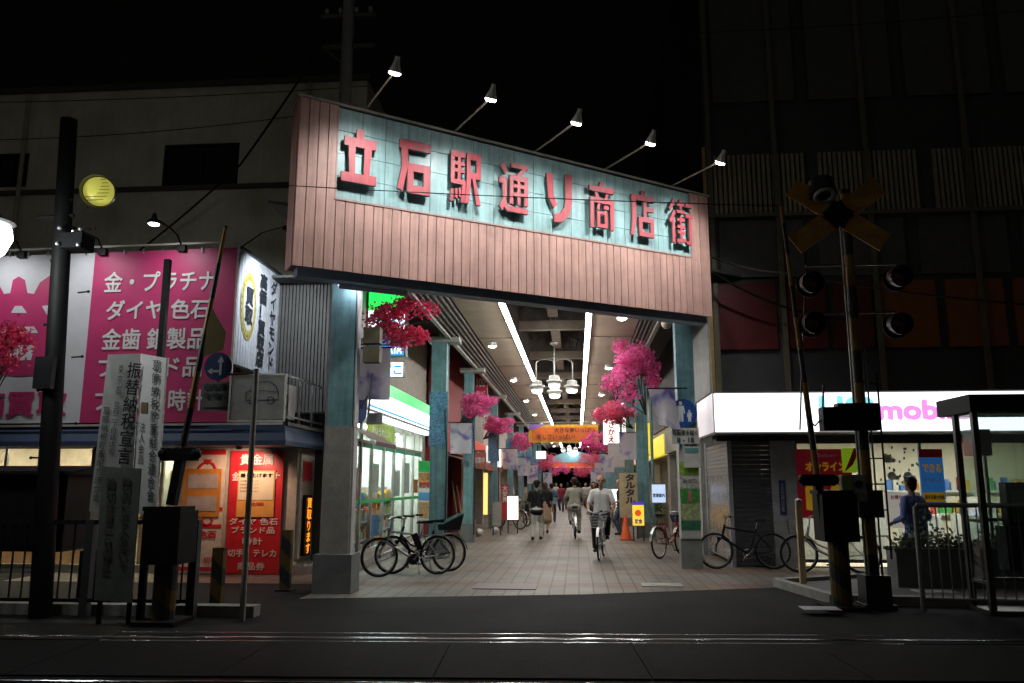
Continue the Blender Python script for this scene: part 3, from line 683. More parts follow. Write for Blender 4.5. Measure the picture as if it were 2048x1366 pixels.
def flag(px, py, y, wd, ht, side, lab, wave=.03, skew=0, droop=0):
    c = at_y(px, py, y)          # top centre of the cloth
    t = thing('column_flag', lab, 'flag', c, group='pale patterned flags hung on the arcade columns')
    b = MB(); n = 8; mm = 8; P = {}
    for s in range(2):
        for i in range(n + 1):
            for j in range(mm + 1):
                u, v_ = i / n, j / mm
                x = (u - .5) * wd * (1 - droop * v_ * (1 - u) * .8) + skew * v_; z = -v_ * ht + droop * .25 * ht * (1 - u) * v_
                yy = wave * math.sin(u * 7 + v_ * 2) * (.3 + v_) + s * .006
                P[s, i, j] = len(b.v); b.v.append(c + V((x, yy, z)))
    for i in range(n):
        for j in range(mm):
            b.f.append([P[0, i, j], P[0, i, j + 1], P[0, i + 1, j + 1], P[0, i + 1, j]]); b.f.append([P[1, i, j], P[1, i + 1, j], P[1, i + 1, j + 1], P[1, i, j + 1]])
    b.build('cloth', FL, t, smooth=True)
    b = MB(); e = wd * .5; b.path([c + V((-e - (.25 if side < 0 else .02), 0, .012)), c + V((e + (.25 if side > 0 else .02), 0, .012))], .014, 6); b.build('pole', BLACK, t)
flag(747, 697, 12.35, .56, .82, -1, 'large pale flag with purple pattern on the left gate column')
flag(1322, 778, 15.6, .5, .78, 1, 'wind blown pale flag on the right gate column', .07, .1, .5)
for px, py, y, side, lab in ((922, 846, 21.6, -1, 'pale flag under the first pink spray on the left'), (1020, 898, 33, -1, 'pale flag with purple top in the left middle distance'), (1048, 915, 37, -1, 'small white flag left of the orange banner'), (1065, 930, 44, -1, 'grey green flag far along the left'), (1095, 945, 52, -1, 'pale flag just before the dark end on the left'),
        (1257, 866, 25.2, 1, 'grey purple flag on the first right column'), (1232, 888, 29, 1, 'pale pink flag beside the white sign on the right'), (1215, 908, 37, 1, 'pale flag in the right middle distance'), (1200, 925, 45, 1, 'small pale flag far along the right'), (1190, 938, 54, 1, 'smallest flag just before the dark end on the right')):
    flag(px, py, y, .58, .82 if y < 40 else 1.0, side, lab)
# ================================================================ left: beige building behind
bb = thing('beige_building', 'plain beige building with dark sliding windows above the billboard', 'building', (-12, 17, 0))
def wall_holes(x0, x1, z0, z1, y, th, holes):
    b = MB(); xs = sorted({x0, x1, *[h[0] for h in holes], *[h[1] for h in holes]}); zs = sorted({z0, z1, *[h[2] for h in holes], *[h[3] for h in holes]})
    for a, c in zip(xs, xs[1:]):
        for d, e in zip(zs, zs[1:]):
            mx, mz = (a + c) / 2, (d + e) / 2
            if not any(h[0] < mx < h[1] and h[2] < mz < h[3] for h in holes): b.quad((a, y, d), (c, y, d), (c, y, e), (a, y, e))
    return b
H1 = [(-9.56, -7.74, 8.38, 9.43), (-13.7, -12.9, 8.5, 9.35)]
b = wall_holes(-24, -4.76, 5.6, 10.9, 17, .2, H1); b.quad((-4.76, 17, 5.6), (-4.76, 26, 5.6), (-4.76, 26, 10.9), (-4.76, 17, 10.9)); b.quad((-24, 17, 10.9), (-4.76, 17, 10.9), (-4.76, 26, 10.9), (-24, 26, 10.9))
b.build('wall', BEIGE, bb)
DG = mat('dark_window', (.01, .012, .016), .15)
for i, (a, c, d, e) in enumerate(H1):
    m = MB(); m.box(a, 17.02, d, c, 17.1, d + .05); m.box(a, 17.02, e - .05, c, 17.1, e); m.box(a, 17.02, d + .05, a + .05, 17.1, e - .05); m.box(c - .05, 17.02, d + .05, c, 17.1, e - .05); m.box((a + c) / 2 - .03, 17.02, d + .05, (a + c) / 2 + .03, 17.09, e - .05)
    wn = m.build('window', BLACK, bb); m = MB(); m.box(a + .05, 17.06, d + .05, c - .05, 17.075, e - .05); m.build('pane', DG, wn)
m = MB(); m.box(-24, 16.9, 8.28, -4.8, 16.998, 8.38); m.box(-24, 16.94, 10.86, -4.7, 16.999, 11.0); m.build('ledge', mat('dark_ledge', (.06, .055, .05), .7), bb)
m = MB()
for x in (-13.0, -6.1): m.path([(x, 16.9, 5.6), (x, 16.9, 10.8)], .05, 8)
each(m, 'downpipe', mat('beige_pipe', (.35, .3, .24), .6), bb)
# ================================================================ gold buying shop
gs = thing('gold_buying_shop', 'corner shop with navy awning, red panels and lit windows', 'shop', (-8, 14.3, 0))
SW = mat('shop_wall_cream', (.5, .46, .38), .7)
b = wall_holes(-20, -5.05, 0, 2.6, 14.3, .1, [(-11.5, -8.9, .1, 2.3), (-8.7, -7.0, .1, 2.3)])
b.quad((-5.05, 14.3, 0), (-5.05, 17, 0), (-5.05, 17, 2.6), (-5.05, 14.3, 2.6)); b.build('wall', SW, gs)
b = MB(); b.box(-20, 14.0, 2.62, -6.1, 17, 5.5); b.build('upper_wall', mat('shop_upper', (.2, .19, .17), .8), gs)
b = MB(); b.box(-20, 13.3, 2.56, -4.9, 15.6, 2.62); b.build('terrace_slab', mat('terrace_grey', (.15, .15, .14), .8), gs)
b = MB(); b.add([(-20, 13.1, 2.22), (-4.85, 13.1, 2.22), (-4.85, 13.1, 2.3), (-20, 13.1, 2.3), (-20, 13.28, 2.58), (-4.95, 13.28, 2.58)], [(0, 1, 2, 3), (3, 2, 5, 4)])
b.add([(-4.85, 13.1, 2.22), (-4.85, 15.6, 2.22), (-4.85, 15.6, 2.3), (-4.85, 13.1, 2.3), (-4.95, 13.28, 2.58), (-4.95, 15.6, 2.58)], [(0, 1, 2, 3), (3, 2, 5, 4)])
b.quad((-20, 13.11, 2.225), (-4.86, 13.11, 2.225), (-4.86, 14.3, 2.225), (-20, 14.3, 2.225)); b.quad((-5.05, 14.3, 2.225), (-4.86, 14.3, 2.225), (-4.86, 15.6, 2.225), (-5.05, 15.6, 2.225))
b.build('awning', mat('navy_awning', (.035, .06, .12), .6), gs)
for x0, x1, z0, z1 in ((-11.5, -8.9, .1, 2.3), (-8.7, -7.0, .1, 2.3)):
    m = MB(); m.box(x0, 14.26, z0, x1, 14.34, z0 + .05); m.box(x0, 14.26, z1 - .05, x1, 14.34, z1)
    for k in range(4): xx = x0 + (x1 - x0 - .05) * k / 3; m.box(xx, 14.27, z0 + .05, xx + .05, 14.33, z1 - .05)
    wn = m.build('window', mat('alu_frame', (.45, .44, .42), .4, .6), gs); m = MB(); m.box(x0 + .05, 14.295, z0 + .05, x1 - .05, 14.3, z1 - .05); m.build('pane', glass(), wn)
m = MB(); m.quad((-13, 16.2, 0), (-6.6, 16.2, 0), (-6.6, 16.2, 2.5), (-13, 16.2, 2.5)); m.quad((-6.6, 14.35, 0), (-6.6, 16.2, 0), (-6.6, 16.2, 2.5), (-6.6, 14.35, 2.5)); m.quad((-13, 14.35, .02), (-6.6, 14.35, .02), (-6.6, 16.2, .02), (-13, 16.2, .02)); m.quad((-13, 14.35, 2.5), (-6.6, 14.35, 2.5), (-6.6, 16.2, 2.5), (-13, 16.2, 2.5))
m.build('interior', mat('interior_warm', (.62, .54, .42), .8), gs)
for x in (-12, -10.3, -8.6, -7.4):
    m = MB(); m.box(x - .4, 15.0, 2.47, x + .4, 15.2, 2.49); m.build('ceiling_light', glow('warm_panel', (1, .84, .62), 90), gs)
q = random.Random(4)
for x in (-12.2, -11.0, -9.9, -8.6, -7.5):
    m = MB(); hh = q.uniform(1.0, 1.9); m.box(x - .45, 15.3, .02, x + .45, 15.7, hh); cb = m.build('display_cabinet', mat('cabinet_wood', (.3, .18, .1), .5), gs)
    m = MB()
    for k in range(7): xx = x - .4 + .12 * k; m.box(xx, 15.24, hh * .5, xx + .08, 15.295, hh * .5 + q.uniform(.1, .35))
    m.build('goods', mat('goods_mix', (.5, .3, .25), .5, var=.9, scale=9), cb)
REDP = mat('red_panel', (.62, .025, .035), .4, var=.15)
WTX = mat('white_lettering', (.75, .75, .73), .5, var=.05)
def fpanel(parent, name, px0, px1, py0, py1, y, m, th=.03):
    a = at_y(px0, (py0 + py1) / 2, y); c = at_y(px1, (py0 + py1) / 2, y); z1 = at_y((px0 + px1) / 2, py0, y).z; z0 = at_y((px0 + px1) / 2, py1, y).z
    b = MB(); b.box(a.x, y, max(z0, .02), c.x, y + th, z1); return b.build(name, m, parent), a.x, c.x, max(z0, .02), z1
rp, x0, x1, z0, z1 = fpanel(gs, 'red_sign_panel', 455, 562, 902, 1150, 14.22, REDP)
L = ['貴金属', '金・プラチナ', 'ダイヤ 色石', 'ブランド品', '時計', '切手・テレカ', '商品券']
zz = [.93, .79, .42, .35, .26, .165, .06]; ww = [.62, .9, .9, .8, .36, .9, .5]; hh = [.09, .07, .055, .055, .055, .06, .06]
for s, z, wd, h_ in zip(L, zz, ww, hh):
    W_ = (x1 - x0) * wd; lettering(rp, s, ((x0 + x1) / 2 - W_ / 2, 14.215, z0 + (z1 - z0) * (z - h_ / 2)), X1, Z1, W_, (z1 - z0) * h_, WTX, .015)
PAPER = mat('orange_notice', (.75, .36, .08), .6, var=.2); PAPW = mat('notice_cream', (.75, .66, .45), .6, var=.1)
nt_ = MB(); nx0, nx1 = x0 + .17, x1 - .13; nt_.box(nx0, 14.195, 1.0, nx1, 14.205, 1.82); nn = nt_.build('paper_notice', PAPER, rp)
nt_ = MB(); nt_.box(nx0 + .02, 14.186, 1.3, nx1 - .02, 14.193, 1.8); nt_.build('notice_field', PAPW, nn)
lettering(nn, '差し上げます', (nx0 + .05, 14.185, 1.7), X1, Z1, nx1 - nx0 - .1, .07, BLACK, .03)
lettering(nn, '¥40,000', (nx0 + .2, 14.19, 1.2), X1, Z1, .3, .06, mat('ink_red', (.5, .03, .03), .6), .03)
for k in range(4): lettering(nn, '高価買取いたします', (nx0 + .05, 14.185, 1.62 - .06 * k), X1, Z1, .34, .03, mat('ink_brown', (.2, .1, .04), .6), .0)
wp, x0, x1, z0, z1 = fpanel(gs, 'white_poster_panel', 352, 446, 900, 1150, 14.22, mat('poster_cream', (.7, .62, .5), .6))
for (a, c) in ((.96, 1.0), (.5, .53), (.36, .39), (.02, .05)):
    b = MB(); b.box(x0 + .01, 14.21, z0 + (z1 - z0) * a, x1 - .01, 14.217, z0 + (z1 - z0) * c); b.build('red_stripe', REDP, wp)
cx = (x0 + x1) / 2
b = MB(); b.torus((cx + .1, 14.21, z1 - .38), (0, 1, 0), .16, .022, 28, 6); b.poly([V((cx + .02, 14.2, z1 - .17)), V((cx + .18, 14.2, z1 - .17)), V((cx + .1, 14.2, z1 - .27))], Y1, .015); b.build('ring_picture', REDP, wp)
b = MB(); b.torus((cx + .16, 14.21, .95), (0, 1, 0), .09, .018, 20, 6); b.build('brooch_picture', REDP, wp)
lettering(wp, '色石', (cx + .02, 14.212, .62), X1, Z1, .32, .14, REDP, .04)
lettering(wp, 'チケット 切手', (x0 + .06, 14.212, .2), X1, Z1, x1 - x0 - .12, .1, REDP, .03)
nt_ = MB(); nt_.box(x0 + .1, 14.19, 1.0, x1 - .06, 14.2, 1.85); nn = nt_.build('paper_notice', mat('orange_notice_dark', (.6, .24, .04), .6, var=.3), wp)
for zq in (1.1, 1.5):
    nt_ = MB(); nt_.box(x0 + .2, 14.18, zq, x1 - .12, 14.188, zq + .26); nt_.build('notice_field', mat('notice_grey', (.42, .36, .32), .6), nn)
lamp('SPOT', 'panel_spot', at_y(478, 908, 13.55), 55, (1, .6, .42), gs, aim=at_y(480, 1000, 14.22), size=.04, angle=2.3, blend=.6)
b = MB(); b.lathe(at_y(478, 899, 13.55), [(.05, 0), (.06, .06), (.03, .1)], 12); b.build('panel_lamp', GALV, gs)
# side: white board with sign and LED column
b = MB(); b.box(-5.045, 14.36, .25, -5.0, 15.05, 2.15); sb = b.build('side_board', mat('side_board_cream', (.5, .44, .36), .6), gs)
lettering(sb, '買取', (-4.995, 14.45, 1.62), Y1, Z1, .5, .36, REDP, .05)
b = MB(); b.box(-4.995, 14.5, .3, -4.93, 14.84, 1.38); ls = b.build('led_sign', BLACK, gs)
lettering(ls, '買取ります', (-4.925, 14.55, .34), Y1, Z1, .24, .98, glow('led_orange', (1, .32, .02), 1.3), .02, vertical=True)
b = MB(); b.box(-5.04, 14.3, 0, -4.75, 15.3, .16); b.build('step', CONC, gs)
# ---- big billboard
bl = thing('billboard', 'large pink and white billboard about buying gold', 'billboard', (-8.5, 13.2, 2.62))
bx0, bx1, bxm = -11.6, -5.92, -8.56
WB = mat('billboard_white', (.66, .66, .68), .55, var=.12, scale=1.5); PKB = mat('billboard_pink', (.56, .04, .16), .5, var=.15, scale=1.5)
bz0 = 2.62
b = MB(); b.hexa([V((bx0, 13.2, bz0)), V((bxm, 13.2, bz0)), V((bxm, 13.24, bz0)), V((bx0, 13.24, bz0))], [V((bx0, 13.2, 5.62)), V((bxm, 13.2, 5.66)), V((bxm, 13.24, 5.66)), V((bx0, 13.24, 5.62))]); b.build('white_panel', WB, bl)
b = MB(); b.hexa([V((bxm, 13.2, bz0)), V((bx1, 13.2, bz0)), V((bx1, 13.24, bz0)), V((bxm, 13.24, bz0))], [V((bxm, 13.2, 5.66)), V((bx1, 13.2, 5.7)), V((bx1, 13.24, 5.7)), V((bxm, 13.24, 5.66))]); pk = b.build('pink_panel', PKB, bl)
for s, pa, pb, py0, py1 in (('金・プラチナ', 208, 432, 540, 584), ('ダイヤ 色石', 212, 420, 598, 640), ('金歯 銀製品', 203, 412, 655, 700), ('ブランド品', 196, 405, 712, 755), ('ブランド時計', 189, 410, 778, 822)):
    a = at_y(pa, py1, 13.195); c = at_y(pb, py0, 13.195); lettering(pk, s, (a.x, 13.195, a.z), X1, Z1, c.x - a.x, c.z - a.z, WTX, .018)
half = [(38, 553), (50, 560), (55, 586), (68, 588), (80, 565), (100, 551), (122, 558), (130, 574), (120, 592), (122, 612), (133, 626), (131, 646), (118, 654), (124, 672), (132, 686), (122, 700), (98, 701), (95, 730), (80, 750), (38, 753)]
out = half + [(76 - x, y) for x, y in reversed(half[1:-1])]
b = MB(); b.poly([at_y(x, y, 13.197) for x, y in out], -Y1, .004); ch_ = b.build('big_character', PKB, bl)
b = MB()
for pts in ([(30, 612), (44, 612), (54, 626), (22, 626)], [(84, 612), (104, 610), (94, 630)], [(-28, 610), (-8, 612), (-18, 630)], [(8, 655), (68, 653), (76, 666), (2, 668)], [(6, 692), (70, 690), (62, 720), (14, 722)]):
    b.poly([at_y(x, y, 13.19) for x, y in pts], -Y1, .003)
each(b, 'character_gap', WB, ch_)
a = at_y(-112, 834, 13.195); c = at_y(136, 782, 13.195); lettering(bl, '高価買取', (a.x, 13.195, a.z), X1, Z1, c.x - a.x, c.z - a.z, PKB, .03)
b = MB(); b.bar((bx0, 13.17, 5.72), (bx1 + .02, 13.17, 5.79), .035); b.bar((bx0, 13.17, 2.56), (-4.95, 13.17, 2.585), .035); b.bar((bx1 + .02, 13.19, 2.62), (bx1 + .02, 13.19, 5.78), .035)
q = MB()
for k in range(16):
    x = bx0 + .36 * k; q.path([(x, 13.17, 5.7), (x, 13.17, 5.62)], .012, 5)
fr = b.build('frame', mat('frame_white', (.6, .58, .52), .5, .3), bl); each(q, 'lashing', GALV, fr)
sd_ = thing('side_billboard', 'white side billboard with gold oval emblem and dark vertical lettering', 'billboard', (-5.9, 14.6, 3.6))
b = MB(); nn_ = 22
for k in range(nn_):
    y0 = 13.26 + 2.55 * k / nn_; y1 = 13.26 + 2.55 * (k + 1) / nn_ - .012
    b.box(-5.94, y0, 3.62, -5.9, y1, 5.68)
b.build('panel', mat('side_billboard_white', (.5, .54, .6), .5), sd_)
b = MB(); b.bar((-5.88, 13.24, 5.71), (-5.88, 15.84, 5.71), .05); b.bar((-5.88, 13.24, 3.6), (-5.88, 15.84, 3.6), .04); each(b, 'frame_bar', DARKM, sd_)
em = MB()
def oval(cy, cz, ry, rz, x, n=32): return [V((x, cy + ry * math.cos(2 * math.pi * k / n), cz + rz * math.sin(2 * math.pi * k / n))) for k in range(n)]
GOLD = mat('gold_print', (.42, .34, .1), .5)
em.poly(oval(13.72, 4.75, .34, .62, -5.895), X1, .006); emb = em.build('emblem', GOLD, sd_)
em = MB(); em.poly(oval(13.72, 4.75, .24, .46, -5.888), X1, .004); em.build('emblem_centre', mat('emblem_pale', (.5, .52, .5), .5), emb)
em = MB()
for k in range(26):
    t = 2 * math.pi * k / 26; c = V((-5.886, 13.72 + .29 * math.cos(t), 4.75 + .54 * math.sin(t))); em.poly([c + V((0, -.03, 0)), c + V((0, 0, -.05)), c + V((0, .03, 0)), c + V((0, 0, .05))], X1, .004)
em.build('emblem_wreath', mat('gold_dark', (.3, .3, .08), .5), emb)
INK = mat('dark_ink', (.02, .025, .035), .6)
lettering(emb, '買取', (-5.882, 13.56, 4.42), Y1, Z1, .32, .66, INK, .04, vertical=True)
for s, y_, wd in (('高価！買取店', 14.18, .34), ('ダイヤモンド', 14.72, .3), ('金・プラチナ', 15.26, .3)):
    lettering(sd_, s, (-5.895, y_, 3.75), Y1, Z1, wd, 1.75, INK, .05 if wd > .3 else .02, vertical=True)
# gooseneck lamps on the billboard
def gooseneck(px, py, bpx, bpy_, lab, pw):
    base = at_y(bpx, bpy_, 13.18); head = at_y(px, py, 12.4)
    t = thing('gooseneck_lamp', lab, 'lamp', base, group='gooseneck lamps on the billboard')
    b = MB(); b.path([base, base + V((-.06, -.1, .22)), (base + head) / 2 + V((.05, 0, .12)), head + V((.05, .05, .06))], .016, 6); b.box(base.x - .07, base.y - .06, base.z - .06, base.x + .07, base.y + .02, base.z + .06); b.build('arm', BLACK, t)
    b = MB(); b.lathe(head, [(.115, -.02), (.11, .02), (.05, .08), (.03, .17)], 14); b.build('shade', DARKM, t, smooth=True)
    b = MB(); b.lathe(head, [(.03, -.05), (.07, -.035), (.09, -.02)], 14); b.build('bulb', glow('white_bulb', (.92, .95, 1), 25), t)
    lamp('SPOT', 'lamp_light', head + V((0, 0, -.06)), pw, (.95, .97, 1), t, aim=(head.x, 13.2, 4.1), size=.05, angle=2.5, blend=1)
gooseneck(308, 446, 365, 497, 'gooseneck lamp above the pink half of the billboard', 60)
gooseneck(134, 458, 207, 505, 'gooseneck lamp beside the dark pole at the billboard', 60)
gooseneck(-40, 470, 45, 510, 'gooseneck lamp at the far left of the billboard', 60)
lamp('SPOT', 'side_lamp', (-5.0, 13.3, 5.7), 300, (.9, .95, 1), sd_, aim=(-5.9, 14.6, 4.4), size=.05, angle=2.0, blend=1)
b = MB(); b.lathe((-5.0, 13.0, 5.93), [(.06, -.02), (.05, .03), (.02, .08)], 12); b.path([(-5.0, 13.0, 6.0), (-5.5, 13.2, 5.95), (-5.88, 13.24, 5.72)], .014, 6); b.build('lamp_arm', BLACK, sd_)
# small picture board and terrace railing
t = thing('picture_board', 'small grey board with a line drawing of a car on the terrace', 'sign board', (-5.4, 13.2, 2.6))
b = MB(); b.box(-5.88, 13.2, 2.66, -4.95, 13.23, 3.42); b.build('board', mat('board_grey', (.36, .35, .32), .6), t)
b = MB()
for p_, q_ in (((-5.88, 3.44), (-4.93, 3.42)), ((-5.88, 2.63), (-4.93, 2.63)), ((-4.93, 2.62), (-4.93, 3.43))): b.bar((p_[0], 13.19, p_[1]), (q_[0], 13.19, q_[1]), .03)
b.build('frame', mat('frame_white', (.6, .58, .52), .5, .3), t)
b = MB(); car = [(-5.62, 2.98), (-5.62, 3.12), (-5.52, 3.17), (-5.44, 3.29), (-5.22, 3.31), (-5.1, 3.22), (-5.05, 3.1), (-5.05, 2.99), (-5.62, 2.98)]
b.path([V((x, 13.19, z)) for x, z in car], .007, 4); b.path([V((-5.55, 13.19, 3.13)), V((-5.3, 13.19, 3.15)), V((-5.06, 13.19, 3.12))], .006, 4)
for x in (-5.5, -5.18): b.torus((x, 13.19, 2.98), (0, 1, 0), .06, .006, 16, 4)
b.build('car_drawing', INK, t)
t = thing('terrace_railing', 'pale metal railing along the terrace over the side awning', 'railing', (-4.93, 14.4, 2.62))
b = MB(); b.bar((-4.93, 13.25, 3.42), (-4.93, 15.6, 3.42), .035); b.bar((-4.93, 13.25, 2.72), (-4.93, 15.6, 2.72), .03); b.build('rail', GALV, t)
b = MB()
for y in (13.9, 14.6, 15.3): b.bar((-4.93, y, 2.62), (-4.93, y, 3.42), .03)
each(b, 'post', GALV, t)
t = thing('air_conditioner', 'white air conditioner unit standing on the terrace behind the railing', 'air conditioner', (-5.3, 13.75, 2.62))
b = MB(); b.box(-5.55, 13.6, 2.7, -5.02, 13.95, 3.3); b.build('casing', mat('unit_grey', (.5, .5, .5), .5), t)
b = MB(); [b.torus((-5.25, 13.59, 3.0), (0, 1, 0), r_, .008, 20, 4) for r_ in (.06, .12, .18, .23)]; b.build('fan_grille', DARKM, t)
b = MB(); b.box(-5.5, 13.65, 2.62, -5.42, 13.9, 2.7); b.box(-5.15, 13.65, 2.62, -5.07, 13.9, 2.7); each(b, 'foot', DARKM, t)

# ================================================================ convenience store
cs = thing('convenience_store', 'bright convenience store with green, white and blue signs', 'shop', (-5, 18, 0))
SX = -4.2
b = MB()
for z0, z1, y0, y1 in ((0, .22, 14.6, 22.1), (2.95, 5.6, 14.6, 22.1), (.22, 2.95, 21.8, 22.1), (.22, 2.95, 14.6, 14.75)): b.box(SX - .12, y0, z0, SX, y1, z1)
b.build('wall', mat('store_wall', (.42, .38, .33), .7), cs)
b = MB(); 
for k in range(24): b.box(-5.9 + .065 * k * 1.08, 15.2, 2.7, -5.9 + .065 * k * 1.08 + .05, 15.26, 5.6)
b.box(-6, 15.26, 0, SX - .13, 15.3, 5.6); b.box(-6, 14.75, 5.55, SX, 22, 5.6); b.build('street_wall', mat('dark_corrugated', (.07, .07, .068), .6), cs)
FRM = mat('store_frame', (.55, .56, .54), .35, .7)
ys = [14.75, 15.6, 16.45, 17.5, 18.5, 19.6, 20.7, 21.8]
for i, (a, c) in enumerate(zip(ys, ys[1:])):
    m = MB(); m.box(SX - .08, a, .22, SX - .02, a + .045, 2.95); m.box(SX - .08, c - .045, .22, SX - .02, c, 2.95); m.box(SX - .08, a + .045, .22, SX - .02, c - .045, .3); m.box(SX - .08, a + .045, 2.4, SX - .02, c - .045, 2.45); m.box(SX - .08, a + .045, 2.89, SX - .02, c - .045, 2.95)
    wn = m.build('window', FRM, cs); m = MB(); m.box(SX - .055, a + .045, .3, SX - .05, c - .045, 2.4); m.box(SX - .055, a + .045, 2.45, SX - .05, c - .045, 2.89); m.build('pane', glass(), wn)
    m = MB(); m.box(SX - .047, a + .045, 1.2, SX - .043, c - .045, 1.27); m.build('green_band', mat('green_film', (.03, .55, .12), .5), wn)
    m = MB(); m.box(SX - .047, a + .045, 2.3, SX - .043, c - .045, 2.4); m.build('teal_band', mat('teal_film', (.05, .4, .22), .5), wn)
INT = mat('store_interior', (.72, .76, .7), .7, var=.08)
m = MB(); m.quad((-8.5, 14.8, .02), (SX - .1, 14.8, .02), (SX - .1, 22, .02), (-8.5, 22, .02)); m.quad((-8.5, 14.8, 2.93), (-8.5, 22, 2.93), (SX - .13, 22, 2.93), (SX - .13, 14.8, 2.93)); m.quad((-8.5, 14.8, 0), (-8.5, 22, 0), (-8.5, 22, 2.93), (-8.5, 14.8, 2.93)); m.quad((-8.5, 21.99, 0), (SX - .13, 21.99, 0), (SX - .13, 21.99, 2.93), (-8.5, 21.99, 2.93)); m.quad((-8.5, 15.32, 0), (SX - .13, 15.32, 0), (SX - .13, 15.32, 2.93), (-8.5, 15.32, 2.93))
m.build('interior', INT, cs)
for x in (-7.6, -6.3, -5.0):
    m = MB(); m.box(x - .1, 15.4, 2.9, x + .1, 21.8, 2.92); m.build('ceiling_light', glow('store_tube', (.95, 1, .95), 34), cs)
q = random.Random(9)
goods = [mat('goods_' + n_, c_, .5) for n_, c_ in (('red', (.6, .06, .05)), ('yellow', (.7, .5, .06)), ('green', (.1, .45, .12)), ('blue', (.08, .2, .55)), ('white', (.7, .7, .68)), ('orange', (.7, .28, .05)))]
def shelf(x0, y0, y1, h, face=1):
    m = MB(); 
    for z in (.1, .45, .8, 1.15, 1.5):
        if z < h: m.box(x0, y0, z, x0 + .4, y1, z + .03)
    m.box(x0, y0, 0, x0 + .4, y0 + .03, h); m.box(x0, y1 - .03, 0, x0 + .4, y1, h); m.box(x0 + .18, y0, 0, x0 + .2, y1, h)
    sh = m.build('shelf', WHITE, cs); bs = [MB() for _ in goods]
    for z in (.13, .48, .83, 1.18, 1.53):
        if z > h: break
        y = y0 + .05; 
        while y < y1 - .15:
            w_ = q.uniform(.06, .16); bs[q.randrange(6)].box(x0 + .22, y, z, x0 + .39, y + w_, z + q.uniform(.12, .28)); y += w_ + .012
    for b_, mm in zip(bs, goods):
        if b_.v: b_.build('goods', mm, sh)
shelf(-5.3, 17.6, 21.5, 1.5); shelf(-6.8, 16.0, 21.5, 1.7); shelf(-4.75, 15.5, 17.2, .95)
for y0, y1, z0, z1, mm in ((15.0, 15.5, 1.35, 1.9, 'red'), (15.05, 15.45, .5, 1.0, 'yellow'), (16.5, 17.2, 1.4, 2.0, 'white'), (16.6, 17.3, .5, .95, 'blue'), (18.7, 19.3, 1.3, 1.9, 'white'), (19.75, 20.4, 1.35, 2.1, 'white'), (20.8, 21.5, 1.35, 1.7, 'orange')):
    m = MB(); m.box(SX - .075, y0, z0, SX - .066, y1, z1); m.build('window_poster', _mats['goods_' + mm], cs)
# signs of the store
GRN = glow('sign_green', (.02, .75, .1), 1.5); WHT = glow('sign_white', (.92, 1, 1), 2.2); BLU = glow('sign_blue', (.05, .35, .85), .9)
BLT = glow('sign_blue_text', (.25, .6, .85), 1)
def layered(parent, pts, nm, m, n, d=.012): b = MB(); b.poly(pts, n, d); return b.build(nm, m, parent)
fz = lambda y, t: (2.97 + .66 * t)
fs = MB(); fs.box(SX, 14.75, 2.96, SX + .28, 22.0, 3.64); fsn = fs.build('fascia_box', mat('sign_frame', (.2, .2, .2), .5), cs)
xx = SX + .283
layered(fsn, [V((xx, 14.78, 3.0)), V((xx, 21.98, 3.0)), V((xx, 21.98, 3.38)), V((xx, 14.78, 3.38))], 'white_face', WHT, X1)
layered(fsn, [V((xx, 14.78, 3.39)), V((xx, 21.98, 3.39)), V((xx, 21.98, 3.63)), V((xx, 14.78, 3.63))], 'green_face', GRN, X1)
layered(fsn, [V((xx + .013, 14.78, 3.03)), V((xx + .013, 21.98, 3.03)), V((xx + .013, 21.98, 3.075)), V((xx + .013, 14.78, 3.075))], 'blue_line', BLU, X1, .003)
lettering(fsn, 'FamilyMart', (xx + .012, 16.2, 3.13), Y1, Z1, 2.4, .22, BLT, .02)
b = MB(); b.box(SX + .001, 14.75, 2.9, SX + .26, 22, 2.955); b.build('fascia_soffit', glow('soffit_strip', (.95, 1, .95), 1.5), cs)
sg = MB(); sg.box(SX + .03, 15.5, 4.08, -3.38, 15.72, 5.5); sgo = sg.build('projecting_sign', mat('sign_frame', (.2, .2, .2), .5), cs)
yy = 15.497
def bandf(z0, z1, nm, m): layered(sgo, [V((SX + .05, yy, z0)), V((-3.41, yy, z0)), V((-3.41, yy, z1)), V((SX + .05, yy, z1))], nm, m, -Y1)
bandf(5.03, 5.48, 'green_face', GRN); bandf(4.56, 5.02, 'white_face', WHT); bandf(4.32, 4.55, 'blue_face', BLU); bandf(4.1, 4.29, 'lower_blue_face', BLU)
lettering(sgo, 'FamilyMart', (SX + .08, yy - .012, 4.7), X1, Z1, .68, .17, BLT, .02)
lettering(sgo, 'ATM', (-3.72, yy - .012, 4.14), X1, Z1, .26, .11, WHT, .03)
tb = MB(); tb.box(SX + .03, 15.5, 3.66, -3.4, 15.62, 3.98); tbo = tb.build('tobacco_sign', mat('sign_frame', (.2, .2, .2), .5), cs)
layered(tbo, [V((SX + .05, yy, 3.68)), V((-3.42, yy, 3.68)), V((-3.42, yy, 3.96)), V((SX + .05, yy, 3.96))], 'face', WHT, -Y1)
lettering(tbo, 'たばこ', (SX + .1, yy - .012, 3.72), X1, Z1, .66, .19, BLU, .06)
b = MB(); b.box(SX + .005, 15.8, 2.5, SX + .02, 18.2, 2.86); pg = b.build('promo_strip', mat('lime_strip', (.4, .6, .05), .5, var=.5, scale=3), cs)
lettering(pg, 'あいうれしい', (SX + .022, 16.1, 2.58), Y1, Z1, 1.7, .17, WTX, .03)
b = MB(); b.add([(SX + .01, 14.62, 2.62), (SX + .01, 16.3, 2.62), (SX + .5, 16.3, 2.36), (SX + .5, 14.62, 2.36), (SX + .5, 14.62, 2.28), (SX + .5, 16.3, 2.28)], [(0, 1, 2, 3), (3, 2, 5, 4)]); b.build('awning', mat('brown_awning', (.14, .09, .08), .7), cs)
